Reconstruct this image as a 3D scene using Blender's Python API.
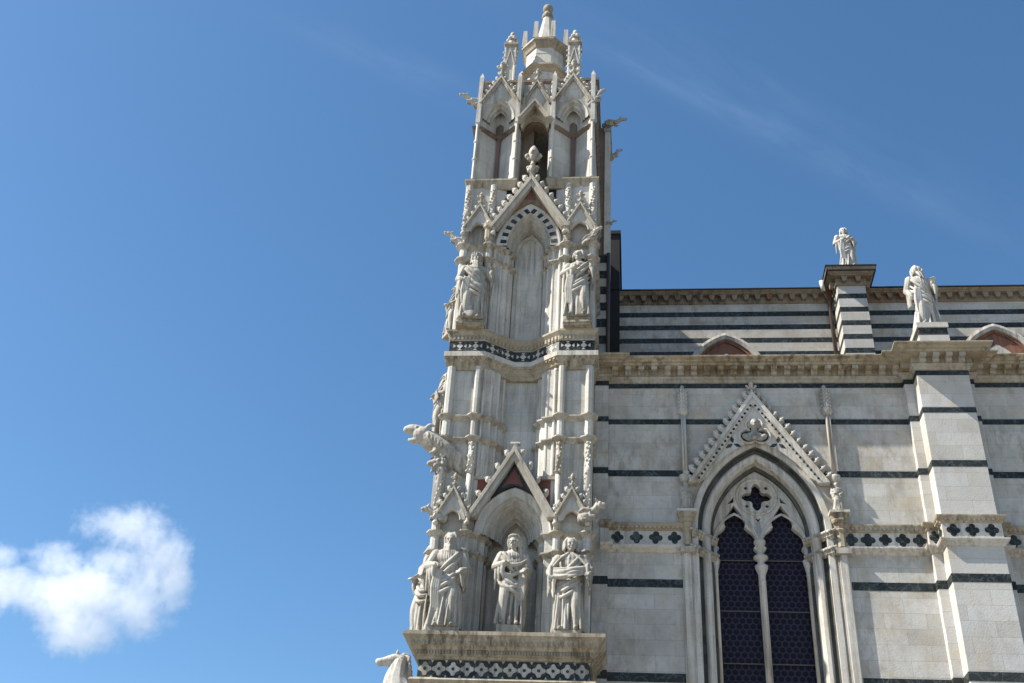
import bpy, bmesh, math, random
import numpy as np
from mathutils import Vector, Matrix
from mathutils.geometry import tessellate_polygon
R_ = math.radians
random.seed(7)
for o in list(bpy.data.objects): bpy.data.objects.remove(o)
scene = bpy.context.scene
COL = scene.collection

# ------------------------------------------------------------------ camera
cam_d = bpy.data.cameras.new('camera'); cam = bpy.data.objects.new('camera', cam_d); COL.objects.link(cam)
yaw, pitch, roll = R_(-7.3218), R_(34.387), R_(3.7338)
cy_, sy_ = math.cos(yaw), math.sin(yaw)
right = Vector((cy_, -sy_, 0)); fwd0 = Vector((sy_, cy_, 0)); up0 = Vector((0, 0, 1))
fw = math.cos(pitch)*fwd0 + math.sin(pitch)*up0
u0 = math.cos(pitch)*up0 - math.sin(pitch)*fwd0
r2 = math.cos(roll)*right + math.sin(roll)*u0
u2 = math.cos(roll)*u0 - math.sin(roll)*right
m = Matrix((r2, u2, -fw)).transposed().to_4x4(); m.translation = (0, -25, 1.7)
cam.matrix_world = m
cam_d.sensor_width = 36; cam_d.lens = 1140/1024*36
cam_d.clip_start = .1; cam_d.clip_end = 20000
scene.camera = cam

# ------------------------------------------------------------------ light
SUN_TO = Vector((-1.0, -.26, 1.10)).normalized()           # towards the sun
sun_d = bpy.data.lights.new('sun', 'SUN'); sun_d.energy = 4.0; sun_d.angle = R_(.53); sun_d.color = (1, .94, .84)
sun = bpy.data.objects.new('sun', sun_d); COL.objects.link(sun)
sun.rotation_euler = SUN_TO.to_track_quat('Z', 'Y').to_euler(); sun.location = (-30, -10, 60)
world = bpy.data.worlds.new('World'); scene.world = world; world.use_nodes = True
nt = world.node_tree; bg = nt.nodes['Background']
sky = nt.nodes.new('ShaderNodeTexSky'); sky.sky_type = 'NISHITA'; sky.sun_disc = False
sky.sun_elevation = math.asin(SUN_TO.z); sky.sun_rotation = math.atan2(SUN_TO.x, SUN_TO.y)
sky.altitude = 300; sky.air_density = 1.0; sky.dust_density = .7; sky.ozone_density = 3.4
bg.inputs['Strength'].default_value = .067
STREAKS = [((-.4516, .6645, -.5954), (.0982, .7003, .7071), (.8868, .2608, -.3815), .15, .010, .05),
           ((-.4107, .6232, -.6656), (-.1941, .6535, .7316), (.8909, .4297, -.1474), .09, .012, .035),
           ((-.50, .66, -.56), (.10, .70, .70), (.8868, .2608, -.3815), .30, .030, .02)]
# thin cirrus: two faint streaks drawn out along great circles of the sky
L = nt.links
tc = nt.nodes.new('ShaderNodeTexCoord')
def wm(op, a, b_=None, c_=None):
    n = nt.nodes.new('ShaderNodeMath'); n.operation = op
    for i, v in enumerate((a, b_, c_)):
        if v is None: continue
        if isinstance(v, (int, float)): n.inputs[i].default_value = v
        else: L.new(v, n.inputs[i])
    return n.outputs[0]
def wdot(v):
    n = nt.nodes.new('ShaderNodeVectorMath'); n.operation = 'DOT_PRODUCT'; L.new(tc.outputs['Generated'], n.inputs[0]); n.inputs[1].default_value = v; return n.outputs['Value']
total = None
for nv, mv, tv, half, wid, amp in STREAKS:
    across, along = wdot(nv), wdot(tv)
    cv = nt.nodes.new('ShaderNodeCombineXYZ'); L.new(wm('MULTIPLY', along, 7.0), cv.inputs[0]); L.new(wm('MULTIPLY', across, 34.0), cv.inputs[1])
    nz = nt.nodes.new('ShaderNodeTexNoise'); nz.inputs['Scale'].default_value = 1.3; nz.inputs['Detail'].default_value = 7; nz.inputs['Roughness'].default_value = .62; nz.inputs['Distortion'].default_value = .7; L.new(cv.outputs[0], nz.inputs['Vector'])
    bent = wm('ADD', across, wm('MULTIPLY', wm('SUBTRACT', nz.outputs['Fac'], .5), wid*1.6))
    q = wm('DIVIDE', bent, wid); fall = wm('POWER', 2.718, wm('MULTIPLY', wm('MULTIPLY', q, q), -1.0))
    p = wm('DIVIDE', along, half); ends = wm('POWER', 2.718, wm('MULTIPLY', wm('MULTIPLY', p, p), -1.0))
    rg = nt.nodes.new('ShaderNodeMapRange'); rg.inputs[1].default_value = .32; rg.inputs[2].default_value = .75; L.new(nz.outputs['Fac'], rg.inputs[0])
    f = wm('MULTIPLY', wm('MULTIPLY', fall, ends), wm('MULTIPLY', rg.outputs[0], amp)); total = f if total is None else wm('ADD', total, f)
hs = nt.nodes.new('ShaderNodeHueSaturation'); hs.inputs['Saturation'].default_value = 1.15; hs.inputs['Hue'].default_value = .494; L.new(sky.outputs[0], hs.inputs['Color'])
mixc = nt.nodes.new('ShaderNodeMix'); mixc.data_type = 'RGBA'; L.new(total, mixc.inputs['Factor']); L.new(hs.outputs[0], mixc.inputs[6]); mixc.inputs[7].default_value = (8, 9.2, 11, 1)
L.new(mixc.outputs[2], bg.inputs['Color'])
scene.view_settings.view_transform = 'Standard'; scene.view_settings.look = 'None'
scene.view_settings.exposure = 1.42; scene.view_settings.gamma = 1
try: scene.view_settings.use_curve_mapping = False
except Exception: pass
scene.render.engine = 'CYCLES'
scene.cycles.max_bounces = 8; scene.cycles.diffuse_bounces = 4; scene.cycles.volume_bounces = 6
scene.cycles.volume_step_rate = 1.0

# ------------------------------------------------------------------ materials
def mat_new(name):
    ma = bpy.data.materials.new(name); ma.use_nodes = True
    return ma, ma.node_tree, ma.node_tree.nodes['Principled BSDF']
def stone(name, c1, c2, grime=(.12, .10, .07), grime_amt=.5, blocks=None, ochre=None, ochre_amt=.0, rough=.75, bump=.25, mortar=.6, streak_z=.35, fine=5.0, veins=0.0, bvar=.82):
    """weathered stone: block to block variation, faint joints, streaks of grime, lichen patches"""
    ma, t, b = mat_new(name); N = t.nodes.new; K = t.links.new
    co = N('ShaderNodeTexCoord'); sep = N('ShaderNodeSeparateXYZ'); K(co.outputs['Object'], sep.inputs[0])
    ad = N('ShaderNodeMath'); ad.operation = 'ADD'; K(sep.outputs['X'], ad.inputs[0]); K(sep.outputs['Y'], ad.inputs[1])
    cb = N('ShaderNodeCombineXYZ'); K(ad.outputs[0], cb.inputs[0]); K(sep.outputs['Z'], cb.inputs[1])
    def noise(scale, vec, detail=5, rough_=.6):
        n = N('ShaderNodeTexNoise'); n.inputs['Scale'].default_value = scale; n.inputs['Detail'].default_value = detail; n.inputs['Roughness'].default_value = rough_
        K(vec, n.inputs['Vector']); return n.outputs['Fac']
    def ramp(src, a, bb, lo=0., hi=1.):
        r = N('ShaderNodeMapRange'); r.inputs[1].default_value = a; r.inputs[2].default_value = bb; r.inputs[3].default_value = lo; r.inputs[4].default_value = hi
        K(src, r.inputs[0]); return r.outputs[0]
    def mix(fac, a, bb, mode='MIX'):
        x = N('ShaderNodeMix'); x.data_type = 'RGBA'; x.blend_type = mode
        if isinstance(fac, float): x.inputs[0].default_value = fac
        else: K(fac, x.inputs[0])
        for sck, v in ((x.inputs[6], a), (x.inputs[7], bb)):
            if isinstance(v, tuple): sck.default_value = (*v, 1)
            else: K(v, sck)
        return x.outputs[2]
    vo = co.outputs['Object']
    col = mix(ramp(noise(.8, vo, 4), .35, .65), c1, c2)
    inf = N('ShaderNodeObjectInfo')
    bumps = noise(fine*9, vo, 3)
    if blocks:
        br = N('ShaderNodeTexBrick'); br.offset = .5
        br.inputs['Scale'].default_value = 1; br.inputs['Brick Width'].default_value = blocks[0]; br.inputs['Row Height'].default_value = blocks[1]
        br.inputs['Mortar Size'].default_value = .006; br.inputs['Mortar Smooth'].default_value = .3; br.inputs['Bias'].default_value = 0
        br.inputs['Color1'].default_value = (1, 1, 1, 1); br.inputs['Color2'].default_value = (bvar, bvar*.975, bvar*.92, 1); br.inputs['Mortar'].default_value = (mortar, mortar*.97, mortar*.92, 1)
        wob = N('ShaderNodeVectorMath'); wob.operation = 'MULTIPLY_ADD'
        nn = N('ShaderNodeTexNoise'); nn.inputs['Scale'].default_value = 3; K(cb.outputs[0], nn.inputs['Vector'])
        K(nn.outputs['Color'], wob.inputs[0]); wob.inputs[1].default_value = (.012, .012, 0); K(cb.outputs[0], wob.inputs[2])
        K(wob.outputs[0], br.inputs['Vector']); col = mix(.85, col, br.outputs['Color'], 'MULTIPLY')
    # vertical rain streaks
    st = N('ShaderNodeMapping'); st.inputs['Scale'].default_value = (fine, fine, streak_z); K(vo, st.inputs['Vector'])
    s1 = noise(1.3, st.outputs[0], 7, .7); s2 = noise(.55, vo, 3)
    mul = N('ShaderNodeMath'); mul.operation = 'MULTIPLY'; K(ramp(s1, .44, .62), mul.inputs[0]); K(ramp(s2, .34, .58), mul.inputs[1])
    sc = N('ShaderNodeMath'); sc.operation = 'MULTIPLY'; K(mul.outputs[0], sc.inputs[0]); sc.inputs[1].default_value = grime_amt
    col = mix(sc.outputs[0], col, grime)
    sp = ramp(noise(fine*3.2, vo, 6, .7), .52, .74, 0, .45*grime_amt+.1)
    col = mix(sp, col, grime)
    if ochre:
        oc = ramp(noise(1.3, vo, 6, .7), .5, .68, 0, ochre_amt); col = mix(oc, col, ochre)
        oc2 = ramp(noise(7, vo, 4, .7), .55, .72, 0, ochre_amt*.8); col = mix(oc2, col, ochre)
    if veins:
        wv = N('ShaderNodeTexNoise'); wv.inputs['Scale'].default_value = 2.2; wv.inputs['Detail'].default_value = 8; wv.inputs['Distortion'].default_value = 2.5; K(vo, wv.inputs['Vector'])
        ab = N('ShaderNodeMath'); ab.operation = 'SUBTRACT'; K(wv.outputs['Fac'], ab.inputs[0]); ab.inputs[1].default_value = .5
        ab2 = N('ShaderNodeMath'); ab2.operation = 'ABSOLUTE'; K(ab.outputs[0], ab2.inputs[0])
        col = mix(ramp(ab2.outputs[0], 0, .03, veins, 0), col, (.24, .28, .27))
    K(col, b.inputs['Base Color']); b.inputs['Roughness'].default_value = rough
    b.inputs['Specular IOR Level'].default_value = .3
    bp = N('ShaderNodeBump'); bp.inputs['Strength'].default_value = bump; bp.inputs['Distance'].default_value = .02
    K(bumps, bp.inputs['Height']); K(bp.outputs[0], b.inputs['Normal'])
    return ma
M = {}
M['tower'] = stone('weathered_white_marble', (.56, .545, .505), (.42, .415, .39), (.15, .135, .105), .62, (.8, .55), (.34, .28, .18), .28, fine=4.5, bump=.18, mortar=.62)
M['wall'] = stone('aisle_marble', (.54, .525, .485), (.42, .41, .39), (.20, .165, .12), .6, (.92, .36), (.36, .285, .175), .52, rough=.65, bump=.25, mortar=.62, fine=3, bvar=.80, streak_z=1.3)
M['buttress'] = stone('buttress_marble', (.52, .51, .485), (.46, .455, .44), (.25, .21, .16), .28, (1.1, .36), (.42, .34, .22), .42, rough=.65, bump=.25, mortar=.62, fine=3, bvar=.82, streak_z=1.2)
M['dark'] = stone('green_black_marble', (.009, .012, .0115), (.030, .036, .034), (.05, .05, .045), .3, (.62, .5), None, 0, rough=.5, bump=.05, mortar=.9, bvar=.45, veins=.25)
M['greygreen'] = stone('grey_green_marble', (.045, .05, .044), (.12, .12, .105), (.03, .03, .025), .6, (.30, .22), None, 0, rough=.6, bump=.1, mortar=.8, bvar=.4)
M['ochre'] = stone('ochre_weathered_stone', (.41, .365, .275), (.28, .24, .175), (.07, .055, .037), .9, None, (.26, .16, .075), .45, bump=.5, fine=5)
M['ledge'] = stone('stained_ledge_stone', (.42, .38, .30), (.31, .27, .20), (.08, .063, .042), .85, None, (.22, .17, .10), .5, bump=.5, fine=5)
M['trim'] = stone('pale_trim_marble', (.54, .52, .475), (.44, .42, .375), (.14, .11, .075), .7, None, (.32, .235, .12), .38, fine=6, bump=.16)
M['statue'] = stone('statue_marble', (.41, .39, .345), (.325, .31, .27), (.085, .07, .05), .85, None, (.29, .23, .15), .26, fine=5, bump=.12)
M['string'] = stone('lichened_moulding', (.44, .415, .36), (.33, .305, .255), (.10, .08, .055), .8, None, (.22, .16, .07), .45, fine=5, bump=.22)
M['newstatue'] = stone('bright_statue_marble', (.50, .485, .45), (.40, .385, .35), (.13, .115, .09), .8, None, None, 0, fine=5, bump=.15)
M['rose'] = stone('rose_brown_marble', (.19, .12, .095), (.13, .085, .07), (.06, .05, .04), .8)
M['red'] = stone('red_marble', (.20, .075, .055), (.13, .05, .04), (.05, .03, .025), .6, None, None, 0, fine=4)
M['terracotta'] = stone('terracotta', (.26, .12, .075), (.20, .09, .06), (.07, .04, .03), .6, None, None, 0)
M['brown'] = stone('brown_stain_and_shade_stone', (.20, .155, .115), (.15, .115, .09), (.05, .04, .03), .8, None, (.22, .12, .06), .3, fine=4)  # stained brown stone; some parts use it to carry shade in their colour
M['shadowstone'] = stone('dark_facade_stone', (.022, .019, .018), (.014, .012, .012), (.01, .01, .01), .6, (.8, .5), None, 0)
M['cornice_brown'] = stone('brown_cornice_stone', (.29, .245, .18), (.20, .165, .12), (.06, .045, .03), .9, None, (.23, .12, .06), .35, fine=4)
M['roof'] = stone('roof_tiles', (.12, .085, .065), (.08, .06, .05), (.03, .03, .025), .7)
M['paving'] = stone('piazza_stone', (.34, .32, .28), (.28, .26, .23), (.12, .11, .10), .5, (.8, .4))
def glass_mat():
    ma, t, b = mat_new('leaded_roundel_glass'); N = t.nodes.new; K = t.links.new
    co = N('ShaderNodeTexCoord'); sep = N('ShaderNodeSeparateXYZ'); K(co.outputs['Object'], sep.inputs[0])
    # hexagonal roundels: distance to the nearest centre of a triangular lattice
    def math_(op, a, bb=None):
        n = N('ShaderNodeMath'); n.operation = op
        for i, v in enumerate((a, bb)):
            if v is None: continue
            if isinstance(v, (int, float)): n.inputs[i].default_value = v
            else: K(v, n.inputs[i])
        return n.outputs[0]
    s = .155; x = math_('DIVIDE', sep.outputs['X'], s); z = math_('DIVIDE', sep.outputs['Z'], s*1.7320508)
    def cell(ox, oz):
        fx = math_('SUBTRACT', math_('FRACT', math_('ADD', x, ox)), .5)
        fz = math_('MULTIPLY', math_('SUBTRACT', math_('FRACT', math_('ADD', z, oz)), .5), 1.7320508)
        return math_('SQRT', math_('ADD', math_('MULTIPLY', fx, fx), math_('MULTIPLY', fz, fz)))
    d = math_('MINIMUM', cell(0, 0), cell(.5, .5))
    ring = N('ShaderNodeMapRange'); ring.inputs[1].default_value = .36; ring.inputs[2].default_value = .46; K(d, ring.inputs[0])
    nzn = N('ShaderNodeTexNoise'); nzn.inputs['Scale'].default_value = 5; K(co.outputs['Object'], nzn.inputs['Vector'])
    mx = N('ShaderNodeMix'); mx.data_type = 'RGBA'; K(ring.outputs[0], mx.inputs[0])
    mg = N('ShaderNodeMix'); mg.data_type = 'RGBA'; K(nzn.outputs['Fac'], mg.inputs[0]); mg.inputs[6].default_value = (.005, .005, .008, 1); mg.inputs[7].default_value = (.013, .011, .018, 1)
    K(mg.outputs[2], mx.inputs[6]); mx.inputs[7].default_value = (.032, .028, .046, 1)
    K(mx.outputs[2], b.inputs['Base Color']); b.inputs['Roughness'].default_value = .45; b.inputs['Specular IOR Level'].default_value = .12
    bp = N('ShaderNodeBump'); bp.inputs['Strength'].default_value = .5; bp.inputs['Distance'].default_value = .02; K(d, bp.inputs['Height']); K(bp.outputs[0], b.inputs['Normal'])
    return ma
M['glass'] = glass_mat()
def plain(name, c, rough=.6, metal=0):
    ma, t, b = mat_new(name); n = t.nodes.new('ShaderNodeTexNoise'); n.inputs['Scale'].default_value = 6
    mx = t.nodes.new('ShaderNodeMix'); mx.data_type = 'RGBA'; t.links.new(n.outputs['Fac'], mx.inputs[0])
    mx.inputs[6].default_value = (*[v*.7 for v in c], 1); mx.inputs[7].default_value = (*[min(1, v*1.2) for v in c], 1)
    t.links.new(mx.outputs[2], b.inputs['Base Color']); b.inputs['Roughness'].default_value = rough; b.inputs['Metallic'].default_value = metal
    return ma
M['iron'] = plain('saddle_bar_iron', (.10, .09, .085), .6, .3)
M['copper'] = plain('brown_copper_pipe', (.085, .055, .04), .5, .3)
M['zinc'] = plain('zinc_spout', (.55, .55, .53), .45, .2)

# ------------------------------------------------------------------ mesh builder
class MB:
    def __init__(s): s.v = []; s.f = []; s.m = []; s.mats = []
    def mi(s, k):
        if k not in s.mats: s.mats.append(k)
        return s.mats.index(k)
    def add(s, vs, fs, k):
        n = len(s.v); s.v += [tuple(p) for p in vs]; i = s.mi(k)
        for f in fs: s.f.append([n+j for j in f]); s.m.append(i)
    def box(s, x0, x1, y0, y1, z0, z1, k):
        s.add([(x0,y0,z0),(x1,y0,z0),(x1,y1,z0),(x0,y1,z0),(x0,y0,z1),(x1,y0,z1),(x1,y1,z1),(x0,y1,z1)],
              [(0,3,2,1),(4,5,6,7),(0,1,5,4),(1,2,6,5),(2,3,7,6),(3,0,4,7)], k)
    def prism(s, poly, z0, z1, k, taper=None, c=None):
        n = len(poly); q = poly if taper is None else [(c[0]+(x-c[0])*taper, c[1]+(y-c[1])*taper) for x, y in poly]
        s.add([(x,y,z0) for x,y in poly]+[(x,y,z1) for x,y in q], [tuple(range(n))[::-1], tuple(range(n,2*n))]+[(i,(i+1)%n,n+(i+1)%n,n+i) for i in range(n)], k)
    def xz(s, poly, y0, y1, k):
        n = len(poly)
        s.add([(x,y0,z) for x,z in poly]+[(x,y1,z) for x,z in poly], [tuple(range(n)), tuple(range(n,2*n))[::-1]]+[(i,n+i,n+(i+1)%n,(i+1)%n) for i in range(n)], k)
    def panel(s, outer, holes, y0, y1, k):
        loops = [outer]+holes; tri = tessellate_polygon([[Vector((x,z,0)) for x,z in l] for l in loops])
        flat = [p for l in loops for p in l]; n = len(flat)
        fs = [tuple(t) for t in tri]+[tuple(i+n for i in t[::-1]) for t in tri]; o = 0
        for l in loops:
            q = len(l); fs += [(o+i, o+(i+1)%q, n+o+(i+1)%q, n+o+i) for i in range(q)]; o += q
        s.add([(x,y0,z) for x,z in flat]+[(x,y1,z) for x,z in flat], fs, k)
    def sweep(s, path, prof, k, closed=False, caps=True):
        n = len(path); P = [Vector(p) for p in path]; nr = []
        for i in range(n):
            def nn(a, b): d = (b-a).normalized(); return Vector((d.y, -d.x))
            if closed: a, b = nn(P[i-1], P[i]), nn(P[i], P[(i+1)%n])
            else:
                a = nn(P[i-1], P[i]) if i > 0 else None; b = nn(P[i], P[i+1]) if i < n-1 else None
                a = a or b; b = b or a
            mm = a+b
            mm = mm/mm.length if mm.length > 1e-6 else a
            nr.append(mm/max(.42, mm.dot(a)))
        vs = []; q = len(prof)
        for i in range(n):
            for off, z in prof: p = P[i]+nr[i]*off; vs.append((p.x, p.y, z))
        fs = []
        for i in range(n if closed else n-1):
            j = (i+1) % n
            for a in range(q-1): fs.append((i*q+a, j*q+a, j*q+a+1, i*q+a+1))
        if caps and not closed: fs += [tuple(range(q)), tuple((n-1)*q+a for a in range(q))[::-1]]
        s.add(vs, fs, k)
    def tube(s, pts, rad, k, n=8, ends=True):
        P = [Vector(p) for p in pts]; m_ = len(P)
        if isinstance(rad, (int, float)): rad = [rad]*m_
        t0 = (P[1]-P[0]).normalized(); a = t0.orthogonal().normalized(); vs = []
        for i in range(m_):
            t = (P[min(i+1,m_-1)]-P[max(i-1,0)]).normalized(); a = (a-t*a.dot(t)).normalized(); b = t.cross(a)
            for j in range(n):
                g = 2*math.pi*j/n; vs.append(P[i]+(a*math.cos(g)+b*math.sin(g))*rad[i])
        fs = [(i*n+j, i*n+(j+1)%n, (i+1)*n+(j+1)%n, (i+1)*n+j) for i in range(m_-1) for j in range(n)]
        if ends: fs += [tuple(range(n))[::-1], tuple((m_-1)*n+j for j in range(n))]
        s.add(vs, fs, k)
    def lathe(s, cx, cy, prof, k, n=12, rot=0, sq=None):
        vs = []; q = len(prof)
        for r, z in prof:
            for j in range(n): g = 2*math.pi*j/n+rot; vs.append((cx+r*math.cos(g), cy+r*math.sin(g), z))
        fs = [(i*n+j, i*n+(j+1)%n, (i+1)*n+(j+1)%n, (i+1)*n+j) for i in range(q-1) for j in range(n)]
        fs += [tuple(range(n))[::-1], tuple((q-1)*n+j for j in range(n))]
        s.add(vs, fs, k)
    def ball(s, c, r, k, n=10, mm=None):
        r = (r,)*3 if isinstance(r, (int, float)) else r; vs = []; q = n//2+1
        for i in range(1, q):
            ph = math.pi*i/q
            for j in range(n): g = 2*math.pi*j/n; vs.append(Vector((r[0]*math.sin(ph)*math.cos(g), r[1]*math.sin(ph)*math.sin(g), r[2]*math.cos(ph))))
        vs += [Vector((0,0,r[2])), Vector((0,0,-r[2]))]
        if mm is not None: vs = [mm @ p for p in vs]
        vs = [p+Vector(c) for p in vs]; L_ = (q-1)*n
        fs = [(i*n+j, (i+1)*n+j, (i+1)*n+(j+1)%n, i*n+(j+1)%n) for i in range(q-2) for j in range(n)]
        fs += [(L_, j, (j+1)%n) for j in range(n)]+[(L_+1, (q-2)*n+(j+1)%n, (q-2)*n+j) for j in range(n)]
        s.add(vs, fs, k)
    def decal(s, p0, p1, at, z, poly, d0, d1, k):
        """thin raised inlay on the vertical face over segment p0-p1"""
        p0 = Vector(p0); p1 = Vector(p1); t = (p1-p0).normalized(); nrm = Vector((t.y, -t.x)); n = len(poly); vs = []
        for dd in (d1, d0):
            for a, b in poly: q = p0+t*(at+a)+nrm*dd; vs.append((q.x, q.y, z+b))
        s.add(vs, [tuple(range(n)), tuple(range(n,2*n))[::-1]]+[(i,n+i,n+(i+1)%n,(i+1)%n) for i in range(n)], k)
    def arch(s, cx, w, zs, R, prof, mats, z0=None, n=14):
        """prof: (inward offset, y) list swept along a pointed arch; mats: key per profile segment"""
        rows = [arch_pts(cx, w, zs, R, o, z0, n) for o, y in prof]; q = len(rows[0])
        for a in range(len(prof)-1):
            vs = [(x, prof[a][1], z) for x, z in rows[a]]+[(x, prof[a+1][1], z) for x, z in rows[a+1]]
            s.add(vs, [(i, i+1, q+i+1, q+i) for i in range(q-1)], mats[a] if isinstance(mats, (list, tuple)) else mats)
    def build(s, name, parent=None, smooth=False, bevel=0):
        me = bpy.data.meshes.new(name); me.from_pydata(s.v, [], s.f)
        for k in s.mats: me.materials.append(M[k])
        me.polygons.foreach_set('material_index', s.m)
        bm = bmesh.new(); bm.from_mesh(me); bmesh.ops.recalc_face_normals(bm, faces=bm.faces); bm.to_mesh(me); bm.free()
        if smooth: me.polygons.foreach_set('use_smooth', [True]*len(me.polygons))
        o = bpy.data.objects.new(name, me); COL.objects.link(o)
        if bevel:
            bv = o.modifiers.new('bevel', 'BEVEL'); bv.width = bevel; bv.segments = 2; bv.limit_method = 'ANGLE'; bv.angle_limit = R_(40)
        if parent is not None: attach(o, parent)
        return o
def wloc(o):
    v = Vector(o.location)
    while o.parent: o = o.parent; v += Vector(o.location)
    return v
def attach(o, parent):
    o.parent = parent; o.location = Vector(o.location)-wloc(parent)
def arch_pts(cx, w, zs, R, o, z0=None, n=14):
    c = R-w; r = R-o; pts = []
    if z0 is not None: pts.append((cx-(w-o), z0))
    a = math.acos(max(-1, min(1, -c/r)))
    for i in range(n+1):
        t = math.pi+(a-math.pi)*i/n; pts.append((cx+c+r*math.cos(t), zs+r*math.sin(t)))
    lft = pts[:-1]
    return pts+[(2*cx-x, z) for x, z in lft[::-1]]
def root(name, label, cat, loc, group=None):
    e = bpy.data.objects.new(name, None); COL.objects.link(e); e.location = loc; e.empty_display_size = .2
    return tag(e, label, cat, group)
def tag(o, label, cat, group=None):
    o['label'] = label; o['category'] = cat
    if group: o['group'] = group
    return o
def arc(cx, cz, r, a0, a1, n=8): return [(cx+r*math.cos(R_(a0+(a1-a0)*i/n)), cz+r*math.sin(R_(a0+(a1-a0)*i/n))) for i in range(n+1)]
def foil(cx, cz, d, r, lobes=4, rot=90, n=8):
    pts = []
    for k in range(lobes):
        a = rot+360/lobes*k; h = 180/lobes
        # lobe circle centre at distance d; keep the arc outside its neighbours
        ctr = (cx+d*math.cos(R_(a)), cz+d*math.sin(R_(a)))
        s_ = min(1, d*math.sin(R_(h))/r); half = 180-math.degrees(math.asin(s_))-h if False else 90+h-math.degrees(math.acos(min(1, d*math.sin(R_(h))/r)))
        pts += arc(ctr[0], ctr[1], r, a-half, a+half, n)[:-1]
    return pts

# ------------------------------------------------------------------ sculpted pieces (union + voxel remesh)
def tubemesh(mb, pts, rad, n=10):
    P = [Vector(p) for p in pts]
    if isinstance(rad, (int, float)): rad = [rad]*len(P)
    # resample with a Catmull-Rom curve so that limbs and folds bend softly
    if len(P) > 2:
        Q = []; rr = []
        for i in range(len(P)-1):
            a, b, c, d = P[max(i-1,0)], P[i], P[i+1], P[min(i+2,len(P)-1)]
            for k in range(5):
                t = k/5; Q.append(.5*((2*b)+(c-a)*t+(2*a-5*b+4*c-d)*t*t+(3*b-a-3*c+d)*t**3)); rr.append(rad[i]+(rad[i+1]-rad[i])*t)
        Q.append(P[-1]); rr.append(rad[-1]); P, rad = Q, rr
    mb.tube(P, rad, 'statue', n); mb.ball(P[0], rad[0]*.98, 'statue', n); mb.ball(P[-1], rad[-1]*.98, 'statue', n)
def remesh(mb, name, voxel, key='statue', smooth_it=2):
    me = bpy.data.meshes.new('tmp'); me.from_pydata(mb.v, [], mb.f); o = bpy.data.objects.new('tmp', me); COL.objects.link(o)
    bm = bmesh.new(); bm.from_mesh(me); bmesh.ops.recalc_face_normals(bm, faces=bm.faces); bm.to_mesh(me); bm.free()
    r = o.modifiers.new('r', 'REMESH'); r.mode = 'VOXEL'; r.voxel_size = voxel; r.adaptivity = 0
    if smooth_it: sm = o.modifiers.new('s', 'SMOOTH'); sm.iterations = smooth_it; sm.factor = .5
    dg = bpy.context.evaluated_depsgraph_get(); out = bpy.data.meshes.new_from_object(o.evaluated_get(dg))
    bpy.data.objects.remove(o); bpy.data.meshes.remove(me)
    out.name = name; out.materials.clear(); out.materials.append(M[key]); out.polygons.foreach_set('use_smooth', [True]*len(out.polygons))
    return out
def fold_ridge(t): return np.abs(np.sin(t))**.85*2-1.25
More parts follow.
